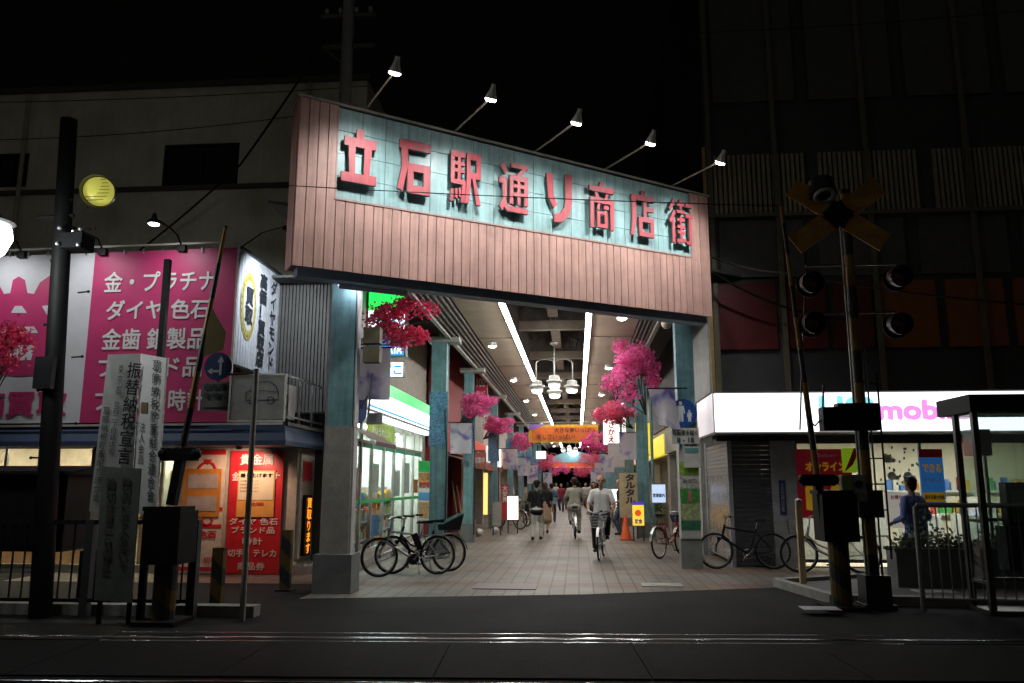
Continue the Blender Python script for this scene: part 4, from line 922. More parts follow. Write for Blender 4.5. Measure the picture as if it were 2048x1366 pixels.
b = MB(); b.box(SX, 14.6, .0, SX + .12, 22, .14); b.build('plinth', CONC, cs)
# round sign on the gate column seen edge on, with plates
t = thing('round_sign', 'blue round sign seen nearly edge on beside the left gate column', 'sign', (-3.1, 12.2, 3))
b = MB(); b.disc(at_y(716, 822, 12.35), (.9, -.43, 0), .2, .012, 28); b.build('disc', mat('sign_navy', (.015, .05, .22), .35), t)
b = MB(); b.box(-3.26, 12.36, 2.5, -3.04, 12.39, 2.68); b.build('plate', mat('plate_grey', (.4, .4, .44), .5), t)
b = MB(); b.path([(-3.26, 12.3, 2.5), (-3.2, 12.3, 3.3)], .02, 6); b.path([(-3.26, 12.3, 2.95), at_y(716, 822, 12.35)], .015, 5); b.build('bracket', GALV, t)
for z, s_ in ((3.55, .22), (3.85, .2)):
    b = MB(); b.box(-3.28, 11.98, z - .12, -3.02, 12.16, z + .13); tag(b.build('loudspeaker_box', mat('olive_box', (.13, .11, .06), .6), origin=(-3.15, 12.07, z)), ('lower' if z < 3.7 else 'upper') + ' brown speaker box on the left gate column under the blossoms', 'speaker')
# ================================================================ right: dark tall building with phone shop
rb = thing('tall_building', 'tall dark panelled building above the bright phone shop sign', 'building', (6, 16.2, 0))
RD = mat('dark_panel', (.085, .085, .08), .6, var=.3); RW = mat('dark_wall', (.05, .05, .052), .7)
b = MB(); b.box(2.78, 16.3, 3.35, 22, 30, 15); b.box(2.78, 16.3, 2.42, 9.6, 16.4, 3.35); b.build('wall', RW, rb)
b = MB()
for x0 in (2.84, 5.1, 7.4, 9.7):
    for k in range(20):
        b.box(x0 + .1 * k, 16.22, 7.1, x0 + .1 * k + .06, 16.295, 8.4)
b.build('corrugated_panel', mat('beige_corrugated', (.3, .26, .19), .5), rb)
b = MB()
for x0 in (3.0, 5.0, 7.0, 9.0, 11.0):
    b.box(x0, 16.23, 9.6, x0 + 1.7, 16.295, 12.4); b.box(x0, 16.24, 5.75, x0 + 1.7, 16.295, 6.95)
each(b, 'spandrel_panel', RD, rb)
b = MB()
for x0 in (2.92, 4.3, 5.2): b.box(x0, 16.22, 4.25, x0 + (1.15 if x0 < 4 else .75), 16.295, 5.62)
each(b, 'red_panel', mat('dark_red_panel', (.1, .006, .008), .5), rb)
b = MB()
for x0 in (6.1, 7.4, 8.7): b.box(x0, 16.22, 4.25, x0 + 1.1, 16.295, 5.62)
each(b, 'orange_panel', mat('dark_orange_panel', (.25, .07, .012), .5), rb)
b = MB()
for x in (2.8, 4.15, 6.0, 8.0, 10): b.box(x, 16.15, 3.36, x + .1, 16.21, 14.9)
b.box(2.8, 16.1, 7.0, 12, 16.145, 7.08); b.build('rib', mat('rib_dark', (.13, .11, .07), .5), rb)
b = MB()
for k in range(26): b.box(2.7, 16.35 + .11 * k, 3.4, 2.775, 16.35 + .11 * k + .06, 6.6)
b.build('side_cladding', mat('grey_corrugated', (.32, .33, .32), .5), rb)
b = MB(); b.box(2.72, 16.22, 3.4, 2.79, 16.29, 8.6); b.build('corner_trim', mat('corner_tan', (.4, .28, .12), .5), rb)
# phone shop
ps = thing('phone_shop', 'mobile phone shop with glowing white sign box and posters', 'shop', (5.5, 16.2, 0))
SGW = glow('phone_sign_white', (1, .97, 1), 2.0); SGF = mat('sign_edge', (.25, .25, .26), .5)
b = MB(); b.box(2.62, 15.62, 2.53, 9.4, 16.24, 3.32); b.box(2.62, 16.2, 2.53, 2.74, 17.6, 3.32); sb_ = b.build('sign_box', SGF, ps)
b = MB(); b.box(2.64, 15.6, 2.56, 9.38, 15.618, 3.29); b.build('sign_face', SGW, sb_)
b = MB(); b.box(2.6, 15.64, 2.56, 2.618, 17.58, 3.29); b.build('side_face', glow('phone_sign_side', (1, .88, .97), .4), sb_)
a = at_y(1642, 838, 15.59); c = at_y(1745, 793, 15.59); lettering(sb_, 'UQ', (a.x, 15.596, a.z), X1, Z1, c.x - a.x, c.z - a.z, glow('cyan_text', (.3, .85, .95), 1.0), .05)
a = at_y(1760, 838, 15.59); lettering(sb_, 'mobile', (a.x, 15.596, a.z), X1, Z1, 1.6, .34, glow('pink_text', (.95, .35, .85), 1.0), .05)
GW = mat('grey_pillar', (.28, .28, .29), .6)
b = MB(); b.box(2.95, 16.2, 0, 3.03, 16.3, 2.42); b.box(3.78, 16.18, 0, 4.25, 16.4, 2.42); b.box(2.95, 18.9, 0, 3.05, 19.1, 2.5); each(b, 'pillar', GW, ps)
b = MB()
for k in range(26): b.box(3.03, 16.24, .03 + .092 * k, 3.78, 16.27, .03 + .092 * k + .085)
b.build('roller_shutter', mat('shutter_dark', (.07, .07, .075), .45, .3), ps)
b = MB()
for k in range(8): b.box(2.965, 16.32, 1.75 + .082 * k, 2.99, 18.9, 1.75 + .082 * k + .074)
b.build('side_shutter', mat('shutter_grey', (.3, .3, .29), .4, .5), ps)
b = MB()
for k in range(14): b.box(2.965, 16.32 + .185 * k, .1, 2.985, 16.32 + .185 * k + .17, 1.74)
b.build('folding_door', mat('steel_door', (.5, .48, .46), .25, .7), ps)
b = MB(); b.box(3.9, 16.165, 1.0, 4.02, 16.178, 1.65); pl = b.build('name_plate', mat('plate_navy', (.02, .03, .09), .4), ps)
lettering(pl, '立石商店街', (3.925, 16.163, 1.05), X1, Z1, .07, .55, mat('plate_text', (.3, .3, .36), .5), .02, vertical=True)
m = MB(); m.box(4.25, 16.22, .1, 9.6, 16.28, .16); m.box(4.25, 16.22, 2.36, 9.6, 16.28, 2.42)
for x in (4.25, 5.55, 6.6, 7.8, 9.0): m.box(x, 16.22, .16, x + .05, 16.28, 2.36)
wn = m.build('shop_window', mat('window_frame_dark', (.06, .06, .06), .4), ps); m = MB(); m.box(4.3, 16.245, .16, 9.55, 16.25, 2.36); m.build('pane', glass(), wn)
PI_ = mat('phone_interior', (.72, .66, .52), .7, var=.08)
m = MB(); m.quad((4.2, 19, 0), (10, 19, 0), (10, 19, 2.5), (4.2, 19, 2.5)); m.quad((4.2, 16.35, .02), (10, 16.35, .02), (10, 19, .02), (4.2, 19, .02)); m.quad((4.2, 16.35, 2.5), (10, 16.35, 2.5), (10, 19, 2.5), (4.2, 19, 2.5)); m.quad((4.2, 16.42, 0), (4.2, 19, 0), (4.2, 19, 2.5), (4.2, 16.42, 2.5)); m.quad((10, 16.42, 0), (10, 19, 0), (10, 19, 2.5), (10, 16.42, 2.5))
m.build('interior', PI_, ps)
for x in (5.2, 6.8, 8.4):
    m = MB(); m.box(x - .5, 17.0, 2.46, x + .5, 17.25, 2.48); m.build('ceiling_light', glow('phone_panel', (1, .95, .84), 55), ps)
m = MB()
for k, (px, py) in enumerate(((1775, 918), (1783, 952), (1815, 952))):
    p_ = at_y(px, py, 16.6); m.lathe(p_, [(.085, 0), (.085, .02)], 16, (0, -1, 0)); m.lathe(p_ + V((.09, -.02, -.03)), [(.045, 0), (.045, .05)], 12, (0, -1, 0))
m.build('round_decal', mat('decal_grey', (.45, .42, .4), .5), wn)
m = MB(); q = random.Random(3)
for k in range(26):
    p_ = at_y(q.uniform(1760, 1835), q.uniform(895, 975), 16.6); m.box(p_.x, 16.6, p_.z, p_.x + .03, 16.61, p_.z + .05)
m.build('small_decal', mat('decal_dark', (.05, .05, .05), .5), wn)
def poster(px0, px1, py0, py1, y, m_, nm): return fpanel(ps, nm, px0, px1, py0, py1, y, m_, .012)
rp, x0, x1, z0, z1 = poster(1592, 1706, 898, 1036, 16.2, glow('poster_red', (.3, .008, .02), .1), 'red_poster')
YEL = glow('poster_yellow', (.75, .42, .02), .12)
lettering(rp, 'Galaxy', (x0 + .4, 16.195, z1 - .17), X1, Z1, .4, .08, WTX, .02)
lettering(rp, 'オンライン', (x0 + .2, 16.195, z1 - .42), X1, Z1, .75, .16, YEL, .05)
lettering(rp, '限定特価', (x0 + .1, 16.195, z1 - .68), X1, Z1, .95, .18, YEL, .05)
lettering(rp, '1,3', (x0 + .2, 16.195, z0 + .1), X1, Z1, .75, .5, YEL, .06)
lettering(rp, '円', (x1 - .2, 16.195, z0 + .12), X1, Z1, .16, .2, YEL, .05)
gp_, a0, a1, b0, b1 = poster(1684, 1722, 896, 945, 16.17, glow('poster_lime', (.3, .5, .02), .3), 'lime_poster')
m = MB(); m.poly([V((a0 + .02, 16.165, b0)), V((a0 + .2, 16.165, b0 + .15)), V((a1, 16.165, b1)), V((a1 - .12, 16.165, b1)), V((a0 + .12, 16.165, b0 + .2))], -Y1, .004); m.build('red_arrow', REDP, gp_)
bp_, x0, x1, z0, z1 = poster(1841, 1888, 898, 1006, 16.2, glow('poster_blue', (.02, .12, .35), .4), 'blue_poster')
lettering(bp_, 'できる', (x0 + .05, 16.195, z0 + .58), X1, Z1, (x1 - x0) - .1, .16, YEL, .05); lettering(bp_, 'キャンペーン', (x0 + .05, 16.195, z0 + .38), X1, Z1, (x1 - x0) - .1, .1, WTX, .05)
m = MB(); m.box(x0 + .02, 16.19, z0 + .02, x1 - .02, 16.197, z0 + .2); m.build('yellow_field', YEL, bp_); m = MB(); m.box(x0, 16.19, z1 - .16, x1, 16.197, z1); m.build('red_field', REDP, bp_)
lettering(bp_, '端末各種大特価', (x0 + .04, 16.187, z0 + .07), X1, Z1, (x1 - x0) - .08, .08, INK, .03)
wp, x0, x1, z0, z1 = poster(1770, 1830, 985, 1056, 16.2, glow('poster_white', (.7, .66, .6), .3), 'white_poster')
for k in range(2):
    m = MB(); m.disc((x0 + .38, 16.19, z0 + .16 + .26 * k), (0, -1, 0), .11, .004); m.build('red_spot', REDP, wp)
lettering(wp, 'お得なプラン', (x0 + .12, 16.195, z1 - .13), X1, Z1, .45, .08, REDP, .03)
q = random.Random(12); bs = [MB() for _ in goods]; m = MB()
for x in (4.6, 5.7, 6.8, 7.9, 9.0):
    m.box(x, 17.6, .02, x + .7, 18.1, .95); m.box(x + .1, 18.85, .9, x + .9, 18.98, .94); m.box(x + .1, 18.85, 1.4, x + .9, 18.98, 1.44)
    for k in range(5):
        bs[q.randrange(6)].box(x + .05 + .13 * k, 17.7, .955, x + .13 + .13 * k, 17.8, .955 + q.uniform(.08, .2)); bs[q.randrange(6)].box(x + .12 + .15 * k, 18.87, .945, x + .22 + .15 * k, 18.97, .945 + q.uniform(.1, .3)); bs[q.randrange(6)].box(x + .12 + .15 * k, 18.87, 1.445, x + .22 + .15 * k, 18.97, 1.445 + q.uniform(.1, .3))
dt = m.build('display_table', WHITE, ps)
for b_, mm in zip(bs, goods):
    if b_.v: b_.build('goods', mm, dt)
pl_ = thing('planter', 'low grey planter with dark leafy plants before the person in blue', 'planter', (5.9, 13.0, 0))
m = MB(); m.box(4.75, 12.8, .05, 7.6, 13.2, .58); m.box(4.72, 12.77, .58, 7.63, 12.83, .63); m.box(4.72, 13.17, .58, 7.63, 13.23, .63); m.build('trough', mat('planter_grey', (.13, .13, .13), .7), pl_)
m = MB(); q = random.Random(8)
for k in range(1500):
    x_ = q.uniform(4.8, 7.55); p_ = V((x_, q.uniform(12.82, 13.18), .56 + abs(q.gauss(0, .15 + .06 * math.sin(x_ * 5))))); d = V((q.gauss(0, 1), q.gauss(0, 1), q.gauss(.4, 1))).normalized() * .08; e = d.orthogonal().normalized() * .026
    m.add([p_, p_ + d * .5 + e, p_ + d, p_ + d * .5 - e], [(0, 1, 2, 3)])
m.build('leaves', mat('dark_leaf', (.04, .07, .03), .6), pl_)

# ================================================================ crossing equipment
FENCEM = mat('fence_black', (.012, .012, .013), .85)
# left dark pole with yellow beacon
pb = at_z(80, 1235); px_, py_ = pb.x, pb.y
t = thing('signal_pole', 'dark pole with climbing pegs and a lit yellow beacon on the left', 'signal pole', pb)
top = at_y(138, 240, py_)
b = MB(); b.path([(px_, py_, 0), (px_ + (top.x - px_), py_, top.z)], [.13, .105], 16); b.build('pole', mat('pole_black', (.008, .008, .008), .6), t, smooth=True)
b = MB(); 
for k in range(9):
    z = 1.9 + .42 * k; sx = 1 if k % 2 else -1; b.path([(px_ + .1 * sx, py_ - .03, z), (px_ + .27 * sx, py_ - .08, z)], .011, 5); b.ball((px_ + .27 * sx, py_ - .08, z), .02)
each(b, 'climbing_peg', BLACK, t)
bc = at_y(198, 383, py_ - .25); ba = V((.35, -.9, -.28)).normalized()
b = MB(); b.lathe(bc - ba * .22, [(.06, -.06), (.15, 0), (.19, .12), (.2, .26), (.205, .34)], 24, ba, (1, 0)); hs = b.build('beacon_housing', mat('beacon_grey', (.1, .1, .1), .4, .4), t, smooth=True)
b = MB(); b.lathe(bc, [(.185, -.02), (.18, .03), (.12, .07), (.02, .09)], 24, ba); b.build('beacon_lens', glow('yellow_lens', (.6, .58, .1), .55), hs, smooth=True)
b = MB(); e1 = ba.orthogonal().normalized()
for k in range(7): z = -.14 + .045 * k; hw = math.sqrt(max(0, .18 ** 2 - z * z)); b.box(bc.x - hw, bc.y - .075, bc.z + z - .004, bc.x + hw, bc.y - .07, bc.z + z + .004)
b.build('lens_rib', mat('lens_dark', (.25, .22, .04), .4), hs)
b = MB(); b.path([(px_ + .1, py_, bc.z + .1), bc - ba * .25], .03, 8); b.path([(px_ + .1, py_, bc.z - .12), bc - ba * .1 + V((0, 0, -.18))], .02, 6); b.path([(px_ - .08, py_, bc.z - .22), (px_ - .5, py_ - .1, bc.z - .28)], .028, 6); b.box(px_ - .15, py_ - .14, bc.z - .7, px_ + .15, py_ + .14, bc.z - .5); each(b, 'bracket', FENCEM, t)
b = MB(); b.box(px_ - .28, py_ - .18, 2.75, px_ - .05, py_ + .05, 3.15); b.build('control_box', BLACK, t)
for dx, dz in ((-.14, -.45), (.14, -.47), (-.15, -.66), (.13, -.68)):
    b = MB(); b.ball((px_ + dx, py_ - .17, bc.z + dz), .03); b.build('bolt', GALV, t)
# globe lamp at frame edge
gc = at_y(-28, 470, 8.4)
t = thing('street_lamp', 'bright white globe street lamp cut off by the left edge', 'street lamp', (gc.x, gc.y, 0))
b = MB(); b.lathe(gc, [(.08, -.3), (.2, -.2), (.27, -.02), (.25, .1), (.17, .17), (.05, .2)], 24); b.build('globe', glow('lamp_globe', (.95, 1, 1), 45), t, smooth=True)
b = MB(); b.lathe(gc + V((0, 0, .18)), [(.25, -.04), (.29, -.02), (.07, .1)], 20); b.path([gc + V((0, 0, .2)), (gc.x, gc.y, gc.z + .45), (gc.x - .4, gc.y, gc.z + .45), (gc.x - .4, gc.y, 0)], .05, 10); b.build('post', FENCEM, t)
# dark cabinet and fence on the left
t = thing('trackside_cabinet', 'black trackside equipment cabinet with sloping lid beside the pole', 'cabinet', (-7.1, 10.0, 0))
c0 = at_y(170, 940, 9.9); 
b = MB(); b.box(-9.5, 9.75, .75, c0.x - .12, 10.3, 1.7); b.build('body', BLACK, t); b = MB(); b.hexa([V((-9.6, 9.65, 1.7)), V((c0.x, 9.65, 1.7)), V((c0.x, 10.4, 1.7)), V((-9.6, 10.4, 1.7))], [V((-9.6, 9.65, 1.74)), V((c0.x, 9.65, 1.74)), V((c0.x - .05, 10.3, 1.82)), V((-9.6, 10.3, 1.82))]); b.build('lid', FENCEM, t)
b = MB()
for x in (-9.0, -7.6, -6.2): b.box(x - .05, 9.9, 0, x + .05, 10.1, .75)
each(b, 'leg', BLACK, t)
t = thing('crossing_fence', 'low dark metal fence with vertical bars on the left of the crossing', 'fence', (-6.5, 9.6, 0))
b = MB(); b.bar((-9.5, 9.6, 1.12), (-4.6, 9.6, 1.12), .05); b.bar((-9.5, 9.6, .2), (-4.6, 9.6, .2), .04); b.build('rail', FENCEM, t)
b = MB(); x = -9.4
while x < -4.65: b.bar((x, 9.6, .2), (x, 9.6, 1.1), .016); x += .155
b.build('bar', FENCEM, t)
b = MB()
for x in (-8.2, -5.95, -4.62): b.bar((x, 9.62, 0), (x, 9.62, 1.15), .1)
each(b, 'post', mat('fence_post_grey', (.05, .052, .055), .5), t)
# notice boards
nb = thing('notice_board', 'pair of white boards with brush lettering on a dark post', 'notice board', at_z(270, 1240))
NBW = mat('notice_white', (.74, .74, .72), .6, var=.15)
pp = at_y(279, 1235, 9.35); pt_ = at_y(281, 520, 9.35)
b = MB(); b.box(pp.x - .035, 9.33, 0, pp.x + .035, 9.4, pt_.z); b.build('post', BLACK, nb)
def qboard(pxs, y0, y1, nm):
    (ax, ay), (bx_, by), (cx_, cy_), (dx, dy) = pxs        # tl, tr, br, bl in the photo
    P = [at_y(dx, dy, y0), at_y(cx_, cy_, y1), at_y(bx_, by, y1), at_y(ax, ay, y0)]
    n = (P[1] - P[0]).cross(P[3] - P[0]).normalized(); b = MB(); b.poly(P, -n, .03); return b.build(nm, NBW, nb), P
lb, P = qboard(((216, 709), (278, 707), (262, 1026), (178, 1022)), 9.22, 9.34, 'left_board')
rbd, Q = qboard(((281, 707), (333, 716), (311, 1030), (266, 1026)), 9.34, 9.26, 'right_board')
def onb(P, u, v_, w_, h_, s, par, bold, m_=INK, vert=True):
    ux = (P[1] - P[0]); uy = (P[3] - P[0]); o = P[0] + ux * u + uy * v_; lettering(par, s, o, ux.normalized(), uy.normalized(), ux.length * w_, uy.length * h_, m_, bold, vertical=vert)
onb(P, .52, .08, .34, .88, '振替納税宣言の街', lb, .016)
onb(P, .28, .36, .16, .34, '立石二丁目商店街', lb, .0); onb(P, .3, .74, .13, .2, '東京都', lb, .0); onb(P, .05, .06, .17, .6, '葛飾納税貯蓄組合連合会', lb, .0)
onb(Q, .6, .08, .32, .88, '葛飾納税貯蓄組合連合会', rbd, .004); onb(Q, .12, .3, .26, .26, '法人会員', rbd, .0)
b = MB(); o = Q[0] + (Q[1] - Q[0]) * .15 + (Q[3] - Q[0]) * .62; b.obox(o, (Q[1] - Q[0]).normalized(), (Q[3] - Q[0]).normalized(), (Q[1] - Q[0]).cross(Q[3] - Q[0]).normalized(), .1, .13, .006); b.build('seal', mat('seal_brown', (.18, .12, .05), .6), rbd)
lw = thing('lower_notice_board', 'long greenish lower board with two columns of faded writing', 'notice board', at_z(235, 1225))
P = [at_y(188, 1200, 9.12), at_y(262, 1206, 9.12), at_y(282, 937, 9.12), at_y(204, 933, 9.12)]
b = MB(); b.poly(P, Y1, .02); lo = b.build('board', mat('notice_green', (.18, .2, .17), .7, var=.3), lw)
FAD = mat('faded_ink', (.1, .1, .085), .7)
onb(P, .58, .25, .25, .68, '踏切内に立ち入らないで', lo, .02, FAD); onb(P, .16, .2, .25, .72, '踏切注意一旦停止', lo, .02, FAD)
b = MB(); 
for f in (.1, .9): q = P[0] + (P[1] - P[0]) * f; b.box(q.x - .02, 9.15, 0, q.x + .02, 9.19, q.z + .1)
each(b, 'leg', BLACK, lw)
# one way sign on its pole
sp_ = at_z(484, 1243); tp_ = at_y(505, 738, sp_.y)
t = thing('road_sign', 'round blue arrow sign on a pale slanting post with a plate below', 'road sign', sp_)
b = MB(); b.path([sp_, (sp_.x, sp_.y, tp_.z)], .035, 10); b.build('post', mat('post_pale', (.42, .41, .36), .5, .2), t, smooth=True)
dc = at_y(437, 733, sp_.y - .05)
b = MB(); b.disc(dc, (0, -1, 0), .175, .012, 32); ds = b.build('disc', mat('sign_blue_dark', (.012, .03, .11), .4), t)
b = MB(); A_ = mat('arrow_grey', (.4, .42, .45), .5)
def pl(pts): b.poly([V((dc.x + x_, dc.y - .014, dc.z + z_)) for x_, z_ in pts], -Y1, .003)
pl([(.02, -.11), (.05, -.11), (.05, .06), (.02, .06)]); pl([(-.01, .05), (.035, .13), (.08, .05)]); pl([(-.08, -.075), (.019, -.075), (.019, -.045), (-.08, -.045)]); pl([(-.07, -.02), (-.13, -.06), (-.07, -.1)]); b.build('arrow', A_, ds)
b = MB(); q0 = at_y(410, 765, sp_.y); q1 = at_y(459, 822, sp_.y); b.box(q0.x, sp_.y - .05, q1.z, q1.x, sp_.y - .04, q0.z); pt2 = b.build('plate', mat('plate_dim', (.14, .15, .13), .6), t)
for k, s in enumerate(('自転車', 'を除く')): lettering(pt2, s, (q0.x + .03, sp_.y - .052, q0.z - .1 - .11 * k), X1, Z1, q1.x - q0.x - .06, .08, INK, .03)
b = MB(); b.box(q0.x + .03, sp_.y - .056, q1.z + .03, q1.x - .03, sp_.y - .052, q1.z + .045); b.build('plate_arrow', INK, pt2)
b = MB(); b.path([(sp_.x, sp_.y, dc.z - .08), (dc.x, sp_.y - .02, dc.z - .1)], .014, 6); b.path([(dc.x, sp_.y - .02, dc.z - .05), (dc.x - .01, sp_.y - .02, q1.z)], .014, 6); b.build('bracket', mat('rust_bracket', (.14, .08, .04), .7), t)
# barriers
def barrier(base, tip, foot, lab, sgn, hgt):
    t = thing('crossing_barrier', lab, 'crossing barrier', foot)
    b = MB(); b.path([base, base.lerp(tip, .5), tip], [.045, .036, .026], 8); b.build('barrier_rod', _mats['rod_stripe'], t)
    b = MB(); x, y, z = foot; b.box(x - .22, y - .2, hgt - .45, x + .22, y + .25, hgt + .15); b.box(x - .26, y - .16, hgt + .15, x + .2, y + .2, hgt + .2); b.build('machine_box', BLACK, t)
    b = MB(); b.path([(x, y, 0), (x, y, hgt - .45)], .13, 14); b.build('pedestal', _mats['hazard_stripe'], t)
    b = MB(); b.box(x - .25, y - .25, 0, x + .25, y + .25, .05); b.build('foot_plate', FENCEM, t)
    c = base.lerp(tip, .05); b = MB(); d = (tip - base).normalized(); s_ = V((d.z, 0, -d.x))
    b.bar(base - d * .5, base + d * .1, .1, .1); b.box(base.x - .22, base.y - .06, base.z + .02, base.x + .2, base.y + .06, base.z + .17); b.ball(base + V((-.2, -.02, .1)), .07); b.ball(base + V((.2, -.02, .1)), .07); b.build('rod_clamp', BLACK, t)
    return t
mL = at_z(325, 1247)
barrier(at_y(360, 925, mL.y), at_y(452, 452, mL.y), mL, 'left crossing barrier with its striped rod raised past the billboard', 1, 1.12)
mR = at_z(1685, 1218)
t = barrier(at_y(1637, 975, mR.y), at_y(1562, 410, mR.y), mR, 'right crossing barrier with its striped rod raised beside the crossbuck', -1, 1.3)
b = MB(); b.path([at_y(1612, 790, mR.y - .02), at_y(1615, 835, mR.y - .02), at_y(1630, 852, mR.y - .02), at_y(1645, 835, mR.y - .02), at_y(1647, 770, mR.y - .02)], .014, 6); b.path([at_y(1612, 545, mR.y), at_y(1605, 700, mR.y), at_y(1600, 860, mR.y)], .012, 5); b.build('cable', BLACK, t)
tg = thing('hazard_flag', 'dim yellow cloth hanging beside the raised left barrier rod', 'flag', at_y(428, 640, mL.y - .06))
b = MB(); b.poly([at_y(x_, y_, mL.y - .06) for x_, y_ in ((424, 615), (452, 665), (446, 700), (408, 712), (414, 650))], Y1, .01); b.build('cloth', mat('dull_yellow_cloth', (.12, .09, .015), .8), tg)
# right crossing signal
sg_ = at_z(1752, 1216); Y_ = sg_.y
t = thing('crossing_signal', 'dark level crossing signal with yellow crossbuck, bell and unlit lamps', 'crossing signal', sg_)
st = at_y(1684, 380, Y_)
b = MB(); b.path([sg_, (sg_.x, Y_, 2.6), (sg_.x, Y_, st.z)], [.075, .07, .06], 12); b.build('post', _mats['rod_stripe'], t, smooth=True)
cc = at_y(1675, 430, Y_ - .1)
XB = mat('crossbuck_yellow', (.5, .24, .028), .5, var=.4)
b = MB()
for k, s in enumerate((1, -1)):
    d = V((.82, 0, .57 * s)).normalized()
    for e in (-1, 1):
        b.bar(cc + d * .15 * e - Y1 * .018 * k, cc + d * .74 * e - Y1 * .018 * k, .016, .29, up=V((-d.z, 0, d.x)))
b.build('crossbuck', XB, t)
b = MB()
for k, s in enumerate((1, -1)):
    d = V((.82, 0, .57 * s)).normalized()
    b.bar(cc - d * .16 - Y1 * (.025 + .014 * k), cc + d * .16 - Y1 * (.025 + .014 * k), .012, .294, up=V((-d.z, 0, d.x)))
b.build('crossbuck_band', BLACK, t)
bc = at_y(1646, 385, Y_ - .2)
b = MB(); b.lathe(bc, [(.07, .22), (.17, .18), (.18, .0), (.19, -.05)], 18, (0, .35, 1)); b.build('bell_horn', DARKM, t, smooth=True); b = MB(); b.torus(bc + V((0, -.05, -.06)), (0, .5, 1), .12, .03, 20, 6); b.build('horn_rim', mat('horn_grey', (.35, .35, .34), .5), t)
for px, py in ((1618, 570), (1622, 650), (1792, 558), (1792, 652)):
    c = at_y(px, py, Y_ - .12)
    b = MB(); b.disc(c + V((0, .02, 0)), (0, 1, 0), .17, .01, 24); lb_ = b.build('signal_backplate', BLACK, t)
    b = MB(); b.lathe(c + V((0, .0, 0)), [(.12, .04), (.125, -.08)], 18, (0, 1, 0), (1, 0)); b.lathe(c + V((0, -.02, .02)), [(.14, 0), (.15, -.2)], 18, (0, 1, .15), (0, 0)); b.build('signal_hood', DARKM, lb_, smooth=True)
    b = MB(); b.lathe(c + V((0, -.09, 0)), [(.11, .0), (.1, -.015), (.02, -.03)], 16, (0, 1, 0)); b.build('signal_lens', mat('lens_red_dark', (.09, .006, .008), .2), lb_)
b = MB()
for py in (532, 628):
    a = at_y(1610, py, Y_); c = at_y(1792, py - 4, Y_); b.path([a, c], .018, 6)
each(b, 'signal_arm', mat('arm_steel', (.2, .2, .2), .4, .6), t)
b = MB(); a = at_y(1642, 862, Y_ - .15); c = at_y(1752, 815, Y_ - .15); b.box(a.x, Y_ - .3, a.z, c.x, Y_ - .08, c.z); b.box(a.x + .2, Y_ - .28, c.z, c.x, Y_ - .1, c.z + .05); b.build('direction_indicator', BLACK, t)
b = MB(); a = at_y(1682, 1003, Y_ - .1); c = at_y(1726, 950, Y_ - .1); b.box(a.x, Y_ - .2, a.z, c.x, Y_ - .08, c.z); eb = b.build('emergency_box', mat('box_grey', (.3, .3, .28), .5), t)
b = MB(); b.box(a.x + .01, Y_ - .21, a.z + .01, a.x + .12, Y_ - .202, c.z - .01); b.build('lime_label', mat('lime_label', (.25, .36, .03), .5), eb); b = MB(); b.disc((c.x - .1, Y_ - .2, c.z - .12), (0, -1, 0), .05, .02); b.build('push_button', DARKM, eb)
b = MB(); b.box(sg_.x - .2, Y_ - .2, 0, sg_.x + .2, Y_ + .2, .06); b.box(sg_.x - .16, Y_ - .16, .06, sg_.x + .16, Y_ + .16, .42); b.box(sg_.x - .17, Y_ - .17, 1.15, sg_.x + .14, Y_ + .1, 1.5); each(b, 'foot_block', DARKM, t)
b = MB(); l0 = at_y(1752, 770, Y_ + .15); l1 = at_y(1775, 1100, Y_ + .15)
lx = l0.x + .02; b.path([(lx, Y_ + .15, .6), (lx, Y_ + .15, 3.1)], .014, 5)
for k in range(7): b.path([(sg_.x, Y_ + .08, .9 + .34 * k), (lx + .0, Y_ + .15, .9 + .34 * k)], .01, 5)
b.build('ladder', BLACK, t)
b = MB(); b.path([(sg_.x - .1, Y_ - .04, .4), (sg_.x - .1, Y_ - .04, st.z - .3)], .016, 6); b.path([(sg_.x + .1, Y_ - .04, .4), (sg_.x + .1, Y_ - .04, 3.4)], .012, 6); b.build('conduit', mat('conduit_grey', (.25, .25, .25), .5, .4), t)
# bollard
bo = at_z(1607, 1175)
t = thing('crossing_post', 'short tan post standing at the kerb corner left of the right barrier', 'post', bo)
b = MB(); b.box(bo.x - .045, bo.y - .04, .04, bo.x + .045, bo.y + .04, 1.3); b.build('shaft', mat('post_tan', (.5, .36, .2), .6), t); b = MB(); b.box(bo.x - .08, bo.y - .08, 0, bo.x + .08, bo.y + .08, .05); b.build('base', DARKM, t); b = MB(); b.lathe((bo.x, bo.y, 1.3), [(.05, 0), (.055, .03), (.02, .06)], 12); b.build('cap', GALV, t)
# striped post by the gold shop
for (px, pyb, pyt, yy, lab) in ((570, 1182, 1060, None, 'yellow and black striped post in front of the LED sign'), (432, 1218, 1095, None, 'yellow and black striped post behind the left barrier')):
    o = at_z(px, pyb); tp = at_y(px, pyt, o.y)
    t = thing('striped_post', lab, 'post', o, group=None)
    b = MB(); b.box(o.x - .075, o.y - .05, .02, o.x + .075, o.y + .05, tp.z); b.build('shaft', _mats['hazard_stripe'], t); b = MB(); b.box(o.x - .12, o.y - .1, 0, o.x + .12, o.y + .1, .03); b.build('base', DARKM, t)
